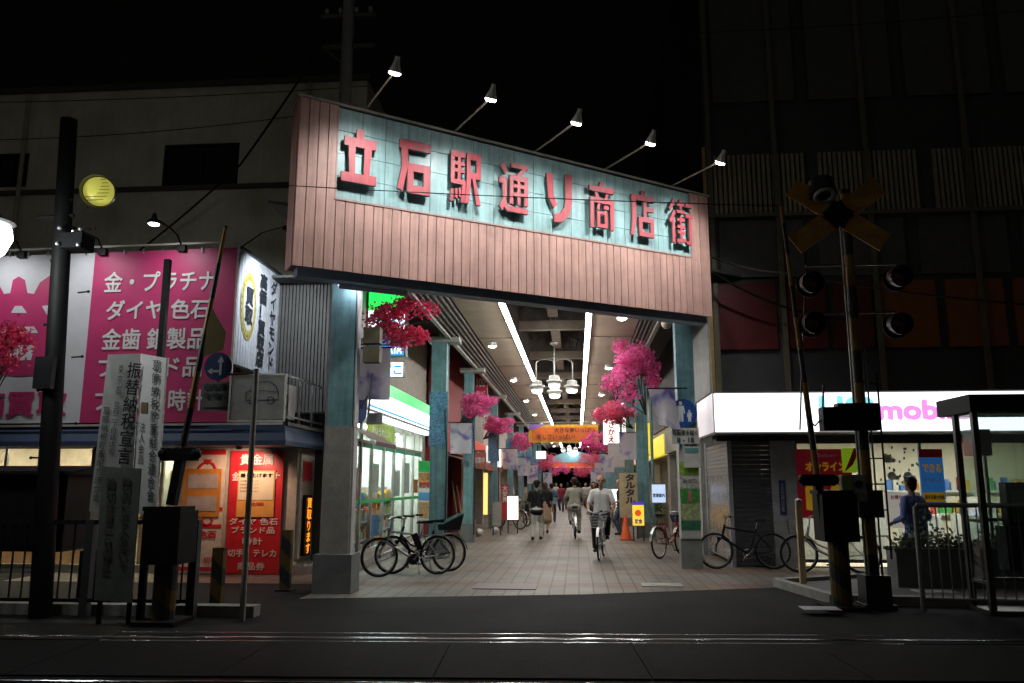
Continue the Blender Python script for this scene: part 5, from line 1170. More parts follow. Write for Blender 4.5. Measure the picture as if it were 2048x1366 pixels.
# pedestrian sign on right gate column
c = at_y(1366, 826, 15.72)
t = thing('road_sign', 'round blue pedestrians only sign on the right gate column', 'road sign', c)
b = MB(); b.disc(c, (0, -1, 0), .27, .012, 36); ds = b.build('disc', mat('road_sign_blue', (.015, .06, .24), .35), t)
b = MB()
def fig(cx, cz, s):
    y = c.y - .014
    b.poly([V((c.x + cx + .035 * s * math.cos(k * .63), y, c.z + cz + .17 * s + .04 * s * math.sin(k * .63))) for k in range(10)], -Y1, .003)
    b.poly([V((c.x + cx + x_ * s, y, c.z + cz + z_ * s)) for x_, z_ in ((-.06, .12), (.06, .12), (.085, -.03), (.06, -.03), (.05, .05), (.045, -.19), (.01, -.19), (0, -.05), (-.01, -.19), (-.045, -.19), (-.05, .05), (-.06, -.03), (-.085, -.03))], -Y1, .003)
fig(-.045, .02, 1); fig(.12, -.06, .58); b.build('pedestrian_figure', mat('figure_pale', (.5, .52, .52), .5), ds)
b = MB(); p0 = at_y(1344, 888, 15.72); p1 = at_y(1397, 856, 15.72); b.box(p0.x, 15.71, p0.z, p1.x, 15.72, p1.z); pt2 = b.build('plate', mat('plate_white', (.42, .41, .38), .5), t)
lettering(pt2, '自転車を除く', (p0.x + .03, 15.706, p1.z - .14), X1, Z1, p1.x - p0.x - .06, .1, INK, .03); lettering(pt2, '8 - 18', (p0.x + .1, 15.706, p0.z + .03), X1, Z1, p1.x - p0.x - .2, .09, INK, .03)
b = MB(); b.path([(c.x, 15.75, p0.z - .1), (c.x, 15.75, c.z + .25)], .025, 8); b.path([(c.x, 15.75, c.z), (c.x, 15.83, c.z)], .02, 6); b.build('bracket', GALV, t)
b = MB(); p0 = at_y(1368, 935, 15.74); p1 = at_y(1400, 893, 15.74); b.box(p0.x, 15.73, p0.z, p1.x, 15.745, p1.z); bo_ = b.build('small_notice', mat('plate_white', (.42, .41, .38), .5), t)
b = MB(); b.box(p0.x + .03, 15.724, p1.z - .12, p1.x - .03, 15.729, p1.z - .03); b.build('notice_picture', mat('teal_print', (.08, .2, .22), .5), bo_)
b = MB(); b.ball(at_y(1333, 648, 15.4), .1, n=16); tag(b.build('globe_lamp', mat('dim_globe', (.4, .3, .26), .4), smooth=True, origin=at_y(1333, 648, 15.4)), 'small unlit round globe under the right end of the gate', 'lamp')
# phone booth and railing
t = thing('phone_booth', 'dark framed glass phone booth at the right edge', 'phone booth', (5.9, 11.2, 0))
f0 = at_y(1962, 1215, 10.7); bx0 = f0.x + .14; bz = at_y(1955, 790, 10.7).z
FB = mat('booth_frame', (.06, .055, .05), .4, .4)
b = MB()
for x in (bx0, bx0 + 1.0):
    for y in (10.7, 11.2): b.box(x - .035, y - .035, .05, x + .035, y + .035, bz - .22)
b.box(bx0 - .06, 10.64, .0, bx0 + 1.06, 11.26, .05)
for z in (.35, 1.1): b.box(bx0, 11.18, z, bx0 + 1, 11.22, z + .04); b.box(bx0 - .02, 10.72, z, bx0 + .02, 11.18, z + .04)
b.build('frame', FB, t)
b = MB(); b.box(bx0 - .08, 10.6, bz - .22, bx0 + 1.08, 11.55, bz); b.build('roof', mat('booth_roof', (.018, .017, .018), .6), t)
b = MB(); b.box(bx0 - .005, 10.73, .4, bx0 + .005, 11.17, bz - .24); b.box(bx0 + .04, 11.195, .4, bx0 + .96, 11.205, bz - .24); b.box(bx0 + .04, 10.695, .4, bx0 + .96, 10.705, bz - .24); b.build('glass', glass(), t)
b = MB(); b.box(bx0 + .35, 10.9, .5, bx0 + .9, 11.17, 1.05); b.box(bx0 + .45, 11.0, 1.05, bx0 + .8, 11.17, 1.6); b.build('phone_shelf', DARKM, t); b = MB(); b.box(bx0 + .5, 10.95, 1.1, bx0 + .78, 10.998, 1.5); b.build('telephone', mat('phone_green', (.03, .12, .05), .4), t)
b = MB(); b.box(bx0 + .18, 11.18, 1.95, bx0 + .42, 11.44, 2.3); b.build('notice', mat('booth_notice', (.4, .4, .38), .6), t)
b = MB(); b.box(bx0 + .1, 10.75, bz - .235, bx0 + .9, 11.15, bz - .225); b.build('ceiling_panel', mat('booth_ceiling', (.45, .45, .45), .6), t)
r0 = at_z(1848, 1222); t = thing('crossing_railing', 'grey tubular railing with thin bars in front of the phone booth', 'railing', r0)
rz = at_y(1842, 1010, r0.y).z
b = MB(); b.path([(r0.x, r0.y, 0), (r0.x, r0.y, rz - .03), (r0.x + .03, r0.y, rz), (r0.x + 2.6, r0.y - .35, rz)], .032, 10); b.path([(r0.x, r0.y, .15), (r0.x + 2.6, r0.y - .35, .15)], .02, 8)
b.build('rail', mat('rail_grey', (.3, .3, .27), .4, .4), t, smooth=True)
b = MB(); 
for k in range(1, 22): x = r0.x + .118 * k; y = r0.y - .0159 * k; b.path([(x, y, .15), (x, y, rz)], .009, 5)
b.build('bar', mat('rail_grey', (.3, .3, .27), .4, .4), t)
b = MB(); b.path([(r0.x + 1.3, r0.y - .17, 0), (r0.x + 1.3, r0.y - .17, rz)], .03, 8); b.build('post', mat('rail_grey', (.3, .3, .27), .4, .4), t)
for (px, py, w_, d_, lab) in ((1870, 1183, .55, .35, 'lighter paving slab by the railing foot on the right'), (1640, 1217, .45, .3, 'pale slab at the foot of the right barrier')):
    o = at_z(px, py, .064); b = MB(); b.box(o.x - w_ / 2, o.y - d_ / 2, .062, o.x + w_ / 2, o.y + d_ / 2, .07); tag(b.build('paving_slab', mat('slab_pale', (.5, .48, .52), .5), origin=o), lab, 'paving slab')
# utility pole and wires
t = thing('utility_pole', 'pale utility pole rising behind the left end of the gate sign', 'utility pole', (-4.0, 12.9, 0))
b = MB(); b.path([(-4.0, 12.9, 0), (-4.0, 12.9, 10.6)], [.13, .1], 14); b.build('pole', mat('pole_concrete', (.3, .3, .28), .7), t, smooth=True)
b = MB()
for z in (9.3, 9.9): b.bar((-4.5, 12.9, z), (-3.5, 12.9, z), .06); 
b.bar((-4.45, 12.9, 9.3), (-4.0, 12.9, 8.9), .03); b.path([(-3.9, 12.9, 7.9), (-3.75, 12.85, 8.0), (-3.7, 12.85, 7.9)], .02, 6); b.build('cross_arm', mat('arm_dark', (.1, .1, .1), .6), t)
b = MB()
for x in (-4.4, -4.15, -3.85, -3.6): b.lathe((x, 12.9, 9.96), [(.03, 0), (.045, .05), (.02, .1)], 8)
b.build('insulator', mat('insulator_white', (.4, .4, .38), .3), t)
def wire(pts, lab, r=.01, sag=.12, n=10):
    P = []
    for a, c in zip(pts, pts[1:]):
        for k in range(n): f = k / n; P.append(V(a).lerp(V(c), f) - Z1 * sag * 4 * f * (1 - f))
    P.append(V(pts[-1])); b = MB(); b.path(P, r, 5); o = b.build('overhead_wire', BLACK, origin=P[0]); tag(o, lab, 'wire', 'overhead wires')
wire([at_y(560, 370, 10.3), at_y(1560, 412, 11.0)], 'thin wire crossing the gate letters', .007, .03)
wire([at_y(650, 80, 12.8), at_y(480, 330, 14.5), at_y(280, 500, 16.5)], 'dark cable slanting from the utility pole down the beige wall', .022, .05)
wire([at_y(-20, 280, 12), at_y(640, 225, 12.8)], 'faint wire along the beige wall below its top', .008, .1)
wire([at_y(-20, 205, 12), at_y(735, 172, 13)], 'faint wire near the top of the beige wall', .008, .05)
wire([at_y(-20, 120, 12), at_y(700, 72, 13), at_y(2060, 20, 14)], 'faint wire across the black sky', .008, .2)
wire([at_y(1425, 515, 15.5), at_y(1560, 545, 13), at_y(2060, 610, 10)], 'cable running from the gate past the crossing signal', .014, .05)
wire([at_y(1425, 545, 15.6), at_y(1700, 640, 16.0)], 'thick cable drooping in front of the red panels', .025, .2)
# ================================================================ shops along the arcade
def shop_front(side, y0, y1, wall, sign, sstr, inner, lit, lab, text=None, tcol=None, awn=None, shut=False):
    s = -1 if side == 'L' else 1
    x = -3.85 if side == 'L' else 2.85
    t = thing('arcade_shop', lab, 'shop', (x, (y0 + y1) / 2, 0), group='shop fronts along the ' + ('left' if s < 0 else 'right') + ' of the arcade')
    def bx(b, d0, d1, ya, yb, za, zb): b.box(x + s * d0, ya, za, x + s * d1, yb, zb)
    b = MB(); bx(b, 0, .3, y0, y1, 2.45, 6.2); bx(b, 0, .3, y0, y0 + .25, 0, 2.45); bx(b, 0, .3, y1 - .25, y1, 0, 2.45); bx(b, 3.0, 3.1, y0, y1, 0, 6.2); bx(b, .31, 3.0, y0, y0 + .05, 0, 2.6); bx(b, .31, 3.0, y1 - .05, y1, 0, 2.6)
    b.build('wall', mat('shop_wall_%02d' % int(100 * sum(wall)), wall, .7), t)
    b = MB(); bx(b, -.12, -.001, y0 + .1, y1 - .1, 2.5, 3.15)
    fs = b.build('fascia_sign', (glow if sstr else mat)('fascia_%d_%d_%d' % tuple(int(99 * c) for c in sign), sign, *([sstr] if sstr else [])), t)
    if text:
        u = Y1 if s < 0 else -Y1; o = V((x - s * .125, (y0 if s < 0 else y1) + s * -.5, 2.64)); lettering(fs, text, o, u, Z1, min((y1 - y0) * .7, .42 * len(text)), .38, tcol or WTX, .04)
    if shut:
        b = MB()
        for k in range(24): bx(b, .1, .14, y0 + .25, y1 - .25, .02 + .1 * k, .11 + .1 * k)
        b.build('shutter', mat('shutter_grey', (.3, .3, .29), .4, .5), t)
    else:
        b = MB(); bx(b, 2.9, 2.99, y0 + .06, y1 - .06, 0, 2.6); bx(b, .31, 2.9, y0 + .06, y1 - .06, 2.46, 2.6); b.build('interior', mat('shop_inner_%02d' % int(100 * sum(inner)), inner, .7, var=.4), t)
        b = MB(); bx(b, .5, 2.6, (y0 + y1) / 2 - .08, (y0 + y1) / 2 + .08, 2.42, 2.45); b.build('ceiling_light', glow('shop_light_%d' % int(lit), (1, .9, .72), lit), t)
        sh = MB(); bx(sh, .5, 1.1, y0 + .5, y1 - .6, 0, .85); sh.build('display_counter', mat('counter_wood', (.25, .17, .1), .6), t)
        q = random.Random(int(y0 * 10)); bs = [MB() for _ in goods]; y = y0 + .5
        while y < y1 - .8: w_ = q.uniform(.12, .3); bx(bs[q.randrange(6)], .5, 1.0, y, y + w_ - .02, .85, .85 + q.uniform(.1, .5)); y += w_
        for b_, mm in zip(bs, goods):
            if b_.v: b_.build('goods', mm, t)
    if awn:
        b = MB(); z0, z1 = 2.2, 2.46
        b.add([(x - s * .8, y0 + .1, z0), (x - s * .8, y1 - .1, z0), (x, y1 - .1, z1), (x, y0 + .1, z1), (x - s * .8, y0 + .1, z0 - .15), (x - s * .8, y1 - .1, z0 - .15)], [(0, 1, 2, 3), (4, 5, 1, 0)]); b.build('awning', mat('awning_%d_%d' % (int(99 * awn[0]), int(99 * awn[1])), awn, .7), t)
    return t
DRK = (.06, .05, .045); CRM = (.4, .36, .3)
shop_front('L', 22.15, 27.0, (.22, .02, .025), (.42, .02, .025), 0, (.1, .07, .05), 1, 'dark red shop front just past the convenience store', awn=(.1, .06, .05))
shop_front('L', 27.05, 33.0, (.2, .18, .16), (.5, .06, .03), .5, (.5, .36, .15), 16, 'shop with red fascia and yellow lit doorway on the left', '居酒屋', awn=(.3, .04, .03))
shop_front('L', 33.05, 40.0, CRM, (.8, .8, .78), .7, (.6, .5, .4), 18, 'white fascia shop left of the two walkers', '薬局', INK)
shop_front('L', 40.05, 48.0, CRM, (.7, .35, .08), .5, (.6, .45, .3), 18, 'orange fascia shop in the left middle distance', '食堂')
shop_front('L', 48.05, 57.0, (.3, .28, .25), (.15, .35, .2), .5, (.5, .4, .3), 8, 'green fascia shop far along the left', '茶')
shop_front('L', 57.05, 74.0, DRK, (.6, .15, .1), .4, (.4, .3, .2), 6, 'last shop on the left before the inner gate')
shop_front('R', 19.1, 25.6, (.33, .32, .3), (.35, .33, .3), 0, (.5, .4, .34), 5, 'grey walled shop behind the red bicycle')
shop_front('R', 25.65, 31.5, (.3, .27, .2), (.85, .65, .04), .8, (.6, .4, .2), 18, 'yellow signed restaurant behind the orange cone', 'とんかつ', REDP)
shop_front('R', 31.55, 39.0, CRM, (.85, .83, .8), .8, (.6, .5, .36), 18, 'white fascia shop on the right past the yellow restaurant', '洋品店', INK)
shop_front('R', 39.05, 48.0, DRK, (.6, .1, .06), .5, (.6, .4, .25), 16, 'red fascia shop in the right middle distance', 'ラーメン', awn=(.4, .05, .03))
shop_front('R', 48.05, 58.0, CRM, (.1, .25, .5), .5, (.5, .42, .34), 8, 'blue fascia shop far along the right', '時計')
shop_front('R', 58.05, 74.0, DRK, (.5, .4, .3), .4, (.4, .3, .2), 6, 'last shop on the right before the inner gate')
def psign(px0, px1, py0, py1, y, m, lab, text=None, tm=None, vert=False, name='shop_sign', legs=False, th=.12, bold=.04, frame=None):
    a = at_y(px0, (py0 + py1) / 2, y); c = at_y(px1, (py0 + py1) / 2, y); z1 = at_y((px0 + px1) / 2, py0, y).z; z0 = at_y((px0 + px1) / 2, py1, y).z
    if legs: z0 = max(z0, .12)
    t = thing(name, lab, 'sign', ((a.x + c.x) / 2, y, 0 if legs else z0))
    b = MB(); b.box(a.x, y, z0, c.x, y + th, z1); b.build('cabinet', frame or mat('sign_frame', (.2, .2, .2), .5), t)
    b = MB(); b.box(a.x + .015, y - .006, z0 + .015, c.x - .015, y - .001, z1 - .015); fc = b.build('face', m, t)
    if text:
        w_, h_ = c.x - a.x, z1 - z0
        for s, u, v_, ww, hh, mm in text: lettering(fc, s, (a.x + w_ * u, y - .008, z0 + h_ * v_), X1, Z1, w_ * ww, h_ * hh, mm or tm or INK, bold, vertical=vert)
    if legs:
        b = MB(); b.box(a.x + .02, y + .01, 0, a.x + .05, y + .1, z0); b.box(c.x - .05, y + .01, 0, c.x - .02, y + .1, z0); each(b, 'leg', DARKM, t)
    return t
psign(949, 975, 746, 800, 26, mat('sign_crimson', (.5, .02, .06), .5), 'crimson sign with white 100 in a square on the left', [('100', .18, .5, .64, .3, WTX), ('円ショップ', .2, .2, .6, .14, WTX)])
psign(946, 972, 905, 936, 25, mat('sign_tan_red', (.5, .14, .1), .5), 'small tan and red signboard under the second pink spray', [('営業中', .1, .3, .8, .4, WTX)])
psign(945, 970, 900, 940, 26.8, mat('sign_dull_red', (.4, .08, .07), .5), 'tall dull red signboard above the doorway on the left', [('お好み焼', .3, .06, .4, .86, WTX)], vert=True)
psign(966, 976, 945, 1030, 28.2, glow('yellow_strip_lamp', (1, .62, .18), 1.4), 'narrow glowing yellow strip beside the left doorway', th=.08)
psign(994, 1003, 898, 935, 31, glow('sign_bright_white', (.95, 1, 1), 2), 'bright white lit sign behind the third left column')
psign(1072, 1092, 902, 918, 47, glow('sign_bright_white', (.95, 1, 1), 2), 'bright white lit sign far on the left under the blossom')
psign(1002, 1018, 968, 1040, 28, mat('nobori_red', (.6, .03, .05), .7), 'red vertical banner with white letters on the left', [('大安売', .2, .5, .6, .45, WTX)], vert=True, legs=True, th=.02, name='vertical_banner')
psign(1014, 1037, 992, 1040, 26.5, glow('lightbox_cream', (1, .95, .78), 2.4), 'glowing white standing signboard behind the small bicycle', legs=True, th=.2, name='standing_sign', frame=mat('amber_frame', (.6, .3, .05), .5))
psign(984, 1003, 1003, 1052, 25.5, mat('board_pale', (.42, .42, .36), .6), 'pale grey panel leaning by the third left column', legs=True, th=.06, name='leaning_panel')
psign(1206, 1240, 838, 890, 30, glow('lightbox_white', (1, .96, .88), 1.3), 'white lit sign with red and black brush writing on the right', [('さかえ', .3, .1, .4, .8, mat('ink_red', (.5, .03, .03), .6))], vert=True)
psign(1243, 1252, 805, 868, 27.5, glow('lightbox_white', (1, .96, .88), 1.3), 'narrow tall white lit sign with red letters on the right', [('やきとり', .2, .05, .6, .9, mat('ink_red', (.5, .03, .03), .6))], vert=True)
psign(1270, 1303, 845, 910, 25.3, glow('lightbox_yellow', (1, .8, .03), .9), 'bright yellow sign with blue edges behind the right column', [('とんかつ', .1, .1, .3, .8, None)], vert=True, frame=mat('blue_edge', (.1, .1, .5), .5))
b_ = psign(1238, 1276, 945, 1036, 24.2, mat('banner_cream', (.52, .4, .24), .7), 'cream vertical banner with black brush letters near the cone', [('タルタル', .35, .32, .5, .64, INK)], vert=True, legs=True, th=.02, name='vertical_banner', bold=.05)
psign(1223, 1238, 978, 1014, 30, glow('sign_bright_white2', (1, 1, .95), 2), 'white standing sign edged with orange bulbs on the right', legs=True, th=.15, name='standing_sign', frame=glow('orange_bulbs', (.9, .3, .05), .6))
t = psign(1264, 1289, 1005, 1052, 23.2, glow('lightbox_amber', (1, .62, .06), .9), 'yellow and red menu signboard beside the orange cone', [('定食', .2, .1, .6, .2, mat('blue_edge', (.1, .1, .5), .5))], legs=True, th=.1, name='standing_sign')
b = MB(); a = at_y(1276, 1026, 23.18); b.disc(a + V((0, -.005, 0)), (0, -1, 0), .09, .004); b.build('food_picture', glow('food_red', (.8, .1, .02), .6), t); b = MB(); a = at_y(1264, 1010, 23.18); c = at_y(1289, 1004, 23.18); b.box(a.x, 23.18, a.z, c.x, 23.192, c.z); b.build('blue_header', glow('blue_header', (.08, .06, .5), .6), t)
psign(1303, 1332, 968, 1006, 22.5, glow('screen_blue', (.5, .65, .95), .9), 'pale blue lit window display on the right wall', [('営業案内', .1, .3, .8, .2, None)])
psign(1262, 1290, 888, 900, 26, glow('sign_bright_white', (.95, 1, 1), 2), 'small white lit sign below the yellow sign')
psign(836, 861, 922, 1042, 19.2, mat('banner_white', (.68, .66, .62), .7), 'upright banner with green top and ice cream picture outside the store', [('新登場', .1, .55, .8, .1, mat('ink_red', (.5, .03, .03), .6))], legs=True, th=.015, name='vertical_banner')
t = [o for o in COL.objects if o.get('label', '').startswith('upright banner with green')][0]
for py0, py1, m_, n_ in ((922, 944, mat('green_film', (.03, .55, .12), .5), 'green_field'), (946, 968, mat('cone_brown', (.5, .24, .08), .6, var=.6, scale=20), 'cone_picture'), (985, 1000, mat('sky_print', (.1, .35, .65), .5), 'blue_field'), (1004, 1036, mat('cream_print', (.6, .36, .16), .6, var=.7, scale=16), 'food_picture')):
    a = at_y(838, py1, 19.19); c = at_y(859, py0, 19.19); b = MB(); b.box(a.x, 19.184, a.z, c.x, 19.19, c.z); b.build(n_, m_, t)
# leaning boards, cone, bags
t = thing('board_stack', 'brown wooden boards leaning against the third left shop wall', 'boards', (-3.25, 24.6, 0))
q = random.Random(2)
for k in range(5):
    b = MB(); x = -3.65 + .12 * k; h_ = q.uniform(.9, 1.7) * (1 - .08 * k); b.bar((x + .15, 24.2 + .12 * k, .02), (x - .12, 24.3 + .12 * k, h_), .3, .03, up=(1, .2, 0)); b.build('board', mat('board_brown', (.36, .26, .15), .8), t)
t = thing('traffic_cone', 'orange traffic cone beside the yellow menu signboard', 'traffic cone', at_z(1252, 1080))
o = t.location
b = MB(); b.lathe(o, [(.16, .03), (.15, .06), (.03, .68), (.02, .7)], 20); b.build('body', mat('cone_orange', (.75, .1, .02), .5), t, smooth=True); b = MB(); b.box(o.x - .19, o.y - .19, 0, o.x + .19, o.y + .19, .03); b.build('base', mat('cone_base', (.5, .06, .02), .6), t)
for (px, py, lab, rr) in ((958, 1072, 'crumpled white bag at the foot of the second left column', .14), (990, 1066, 'small white bundle beside the pale leaning panel', .12)):
    o = at_z(px, py); b = MB(); q = random.Random(px); b.ball(o + Z1 * rr * .8, rr, rr * .8, 12)
    b.v = [v + V((q.uniform(-.02, .02), q.uniform(-.02, .02), q.uniform(-.02, .02))) for v in b.v]; tag(b.build('plastic_bag', WHITE, origin=o), lab, 'bag')
o = at_z(712, 1118); b = MB(); b.box(o.x - .17, o.y - .2, .0, o.x + .17, o.y + .2, .72); b.box(o.x - .19, o.y - .22, .72, o.x + .19, o.y + .22, .78); tag(b.build('litter_bin', DARKM, origin=o), 'dark litter bin between the gate column and the store window', 'litter bin')
def potted(px, py, lab, h_):
    o = at_z(px, py); t = thing('potted_plant', lab, 'potted plant', o, group='potted plants by the shop doors'); q = random.Random(px)
    b = MB(); b.lathe(o, [(.13, 0), (.17, .25), (.18, .28), (.15, .28)], 14); b.build('pot', mat('pot_brown', (.25, .12, .07), .7), t)
    b = MB()
    for _ in range(160):
        d = V((q.gauss(0, 1), q.gauss(0, 1), q.gauss(.5, .8))).normalized(); p = o + Z1 * (.28 + h_ * .45) + V((d.x * .2, d.y * .2, d.z * h_ * .5)) * q.uniform(.3, 1); e = d.orthogonal().normalized() * .03
        b.add([p, p + d * .06 + e, p + d * .13, p + d * .06 - e], [(0, 1, 2, 3)])
    b.build('foliage', mat('pot_leaf', (.06, .14, .04), .6), t); b = MB(); b.path([o + Z1 * .25, o + Z1 * (.28 + h_ * .5)], .015, 6); b.build('stem', mat('bark_brown', (.05, .035, .025), .8), t)
potted(1316, 1062, 'leafy pot plant beside the grey walled shop on the right', .7); potted(1000, 1050, 'small pot plant by the pale leaning panel on the left', .5); potted(1246, 1050, 'pot plant behind the man in dark clothes', .6)
# ================================================================ bicycles
def bicycle(lab, loc, rz, frame=BLACK, basket=False, step=False, child=False, rack=True, tyre=RUBBER, lean=0, fender=STEEL, grp='bicycles parked in the arcade', flat=False, R0=.335, stand=True):
    t = thing('bicycle', lab, 'bicycle', loc, rz, grp); t.rotation_euler = (0, lean, rz)
    L_ = .53
    def wheel(y):
        b = MB(); b.torus((0, y, R0), (1, 0, 0), R0 - .02, .02, 36, 7); tb = b.build('wheel', tyre, t, local=True, smooth=True)
        b = MB(); b.torus((0, y, R0), (1, 0, 0), R0 - .048, .011, 36, 5); b.build('rim', STEEL, tb, local=True, smooth=True)
        b = MB(); b.path([(-.05, y, R0), (.05, y, R0)], .022, 8)
        for k in range(18): a = 2 * math.pi * k / 18; b.path([(.03 if k % 2 else -.03, y, R0), (0, y + (R0 - .05) * math.cos(a), R0 + (R0 - .05) * math.sin(a))], .0016, 3)
        b.build('spokes', STEEL, tb, local=True)
    wheel(L_); wheel(-L_)
    hd0, hd1 = V((0, L_ - .13, .58)), V((0, L_ - .2, .82)); bb_ = V((0, -.08, .28)); st = V((0, -.24, .74)); ra = V((0, -L_, R0))
    b = MB()
    if step: b.path([hd0, hd0 + V((0, -.16, -.16)), bb_ + V((0, .12, .04)), bb_], .022, 8); b.path([hd0 + V((0, -.02, .1)), hd0 + V((0, -.2, -.08)), bb_ + V((0, .02, .12)), bb_ + V((0, -.05, .14))], .016, 8)
    else: b.path([hd0, bb_], .022, 8); b.path([hd1 + V((0, .02, -.05)), st + V((0, .02, -.06))], .018, 8)
    b.path([bb_, st], .018, 8); b.path([hd0, hd1], .024, 8)
    for sx in (-.05, .05): b.path([bb_ + V((sx * .5, 0, 0)), ra + V((sx, 0, 0))], .011, 6); b.path([st + V((sx * .3, 0, -.05)), ra + V((sx, 0, 0))], .009, 6)
    b.build('frame', frame, t, local=True, smooth=True)
    b = MB()
    for sx in (-.05, .05): b.path([hd0 + V((sx, .01, 0)), V((sx, L_ - .02, R0 + .12)), V((sx, L_, R0))], .012, 6)
    b.path([hd0 + V((-.05, .01, 0)), hd0 + V((.05, .01, 0))], .016, 6); b.build('fork', frame, t, local=True)
    b = MB(); h = hd1 + V((0, -.02, .14)); b.path([hd1, h], .014, 6)
    if flat: b.path([h + V((-.28, -.04, 0)), h, h + V((.28, -.04, 0))], .012, 6)
    else: b.path([h + V((-.27, -.24, .05)), h + V((-.25, -.06, .06)), h + V((-.12, .03, .01)), h + V((.12, .03, .01)), h + V((.25, -.06, .06)), h + V((.27, -.24, .05))], .011, 6)
    hb = b.build('handlebar', STEEL, t, local=True)
    b = MB(); e = (-.04, .04) if flat else (-.24, -.12)
    for sx in (-1, 1):
        if flat: b.path([h + V((sx * .19, -.03, 0)), h + V((sx * .29, -.042, 0))], .017, 7)
        else: b.path([h + V((sx * .268, -.26, .05)), h + V((sx * .26, -.13, .055))], .017, 7)
        b.path([h + V((sx * .2, .0, .03)), h + V((sx * .25, -.12, .0))], .006, 4)
    b.build('grip', BLACK, hb, local=True)
    b = MB(); b.path([st, st + V((0, -.03, .12))], .013, 6); b.build('seat_post', STEEL, t, local=True)
    b = MB(); s = st + V((0, -.06, .16)); b.hexa([s + V((-.09, -.12, -.02)), s + V((.09, -.12, -.02)), s + V((.025, .16, -.01)), s + V((-.025, .16, -.01))], [s + V((-.08, -.12, .04)), s + V((.08, -.12, .04)), s + V((.015, .15, .02)), s + V((-.015, .15, .02))]); b.build('saddle', BLACK, t, local=True)
    b = MB(); b.torus(bb_ + V((.05, 0, 0)), (1, 0, 0), .085, .008, 20, 4); b.path([bb_ + V((.07, 0, 0)), bb_ + V((.08, .1, -.13))], .01, 5); b.path([bb_ + V((-.07, 0, 0)), bb_ + V((-.08, -.1, .13))], .01, 5); b.path([bb_ + V((-.06, 0, 0)), bb_ + V((.06, 0, 0))], .02, 8)
    b.path([bb_ + V((.05, 0, .085)), ra + V((.05, 0, .04))], .005, 4); b.path([bb_ + V((.05, 0, -.085)), ra + V((.05, 0, -.04))], .005, 4); cr = b.build('crank', STEEL, t, local=True)
    b = MB()
    for sx in (-1, 1): p = bb_ + V((.12 * sx, .1 * sx, -.13 * sx)); b.box(p.x - .045, p.y - .04, p.z - .012, p.x + .045, p.y + .04, p.z + .012)
    b.build('pedal', BLACK, cr, local=True)
    if fender is not None:
        b = MB()
        for y, a0, a1 in ((L_, .5, 2.6), (-L_, .2, 3.0)):
            for k in range(12):
                q0 = a0 + (a1 - a0) * k / 12; q1 = a0 + (a1 - a0) * (k + 1) / 12; rr = R0 + .025
                P = [V((sx, y + rr * math.cos(q_), R0 + rr * math.sin(q_))) for q_ in (q0, q1) for sx in (-.028, .028)]; b.quad(P[0], P[1], P[3], P[2])
        b.build('mudguard', fender, t, local=True)
    if rack:
        b = MB()
        for sx in (-.06, .06): b.path([st + V((sx, -.04, -.06)), V((sx, -L_ - .18, .7))], .007, 5); b.path([V((sx, -L_ - .1, .7)), ra + V((sx, 0, 0))], .006, 5)
        for k in range(4): y = -.36 - .1 * k; b.path([(-.06, y, .69), (.06, y, .69)], .005, 4)
        b.build('rack', STEEL, t, local=True)
    if basket:
        b = MB(); c = hd1 + V((0, .24, -.02))
        for k in range(5):
            z = -.12 + .06 * k; f = .8 + .06 * k
            P = [c + V((sx * .17 * f, sy * .13 * f, z)) for sx, sy in ((-1, -1), (1, -1), (1, 1), (-1, 1), (-1, -1))]; b.path(P, .004, 4)
        for k in range(9):
            u = -1 + 2 * k / 8
            for sy in (-1, 1): b.path([c + V((u * .136, sy * .104, -.12)), c + V((u * .177, sy * .135, .12))], .003, 3); b.path([c + V((sy * .136, u * .104, -.12)), c + V((sy * .177, u * .135, .12))], .003, 3)
        b.build('basket', STEEL, t, local=True)
    if child:
        b = MB(); b.hexa([V((-.15, -.7, .74)), V((.15, -.7, .74)), V((.15, -.38, .74)), V((-.15, -.38, .74))], [V((-.17, -.78, 1.04)), V((.17, -.78, 1.04)), V((.16, -.36, .84)), V((-.16, -.36, .84))]); b.build('child_seat', mat('seat_black', (.02, .02, .025), .6), t, local=True)
        b = MB(); b.path([(-.17, -.78, 1.04), (.17, -.78, 1.04), (.16, -.36, .85), (-.16, -.36, .85), (-.17, -.78, 1.04)], .011, 6); b.build('seat_trim', mat('trim_teal', (.1, .35, .36), .5), t, local=True)
    if stand:
        b = MB(); b.path([bb_ + V((-.05, -.05, -.03)), (-.13, -.16, .01)], .009, 5); b.build('kickstand', STEEL, t, local=True)
    b = MB(); p = hd0 + V((0, .09, -.02)); b.lathe(p, [(.035, 0), (.03, -.06)], 12, (0, 1, 0)); b.build('headlamp', BLACK, t, local=True)
    return t
def place(pxr, pyr, pxf, pyf, z=0, y=None):
    a, c = at_z(pxr, pyr), at_z(pxf, pyf); m = (a + c) / 2; d = c - a; return m, math.atan2(-d.x, d.y)
m_, rz = place(868, 1150, 764, 1155); m_.y += .05
t = bicycle('black and silver electric bicycle parked in front of the store', m_, rz, mat('frame_silver', (.35, .35, .36), .35, .6), lean=.08, rack=True)
b = MB(); b.obox(V((-.03, -.16, .42)), (1, 0, 0), (0, .38, .92), (0, -.92, .38), .06, .3, .1); b.build('battery', BLACK, t, local=True)
b = MB(); b.lathe((0, -.08, .28), [(.09, -.06), (.1, 0), (.09, .06)], 16, (1, 0, 0)); b.build('motor', BLACK, t, local=True)
bicycle('black bicycle with a child seat parked behind the electric one', m_ + V((.12, .5, 0)), rz - .02, BLACK, child=True, step=True, lean=.07, fender=BLACK)
m_, rz = place(1295, 1122, 1388, 1108); bicycle('red step-through bicycle with a bag over its basket on the right', m_, rz, mat('frame_wine', (.32, .015, .03), .3), basket=True, step=True, lean=-.06)
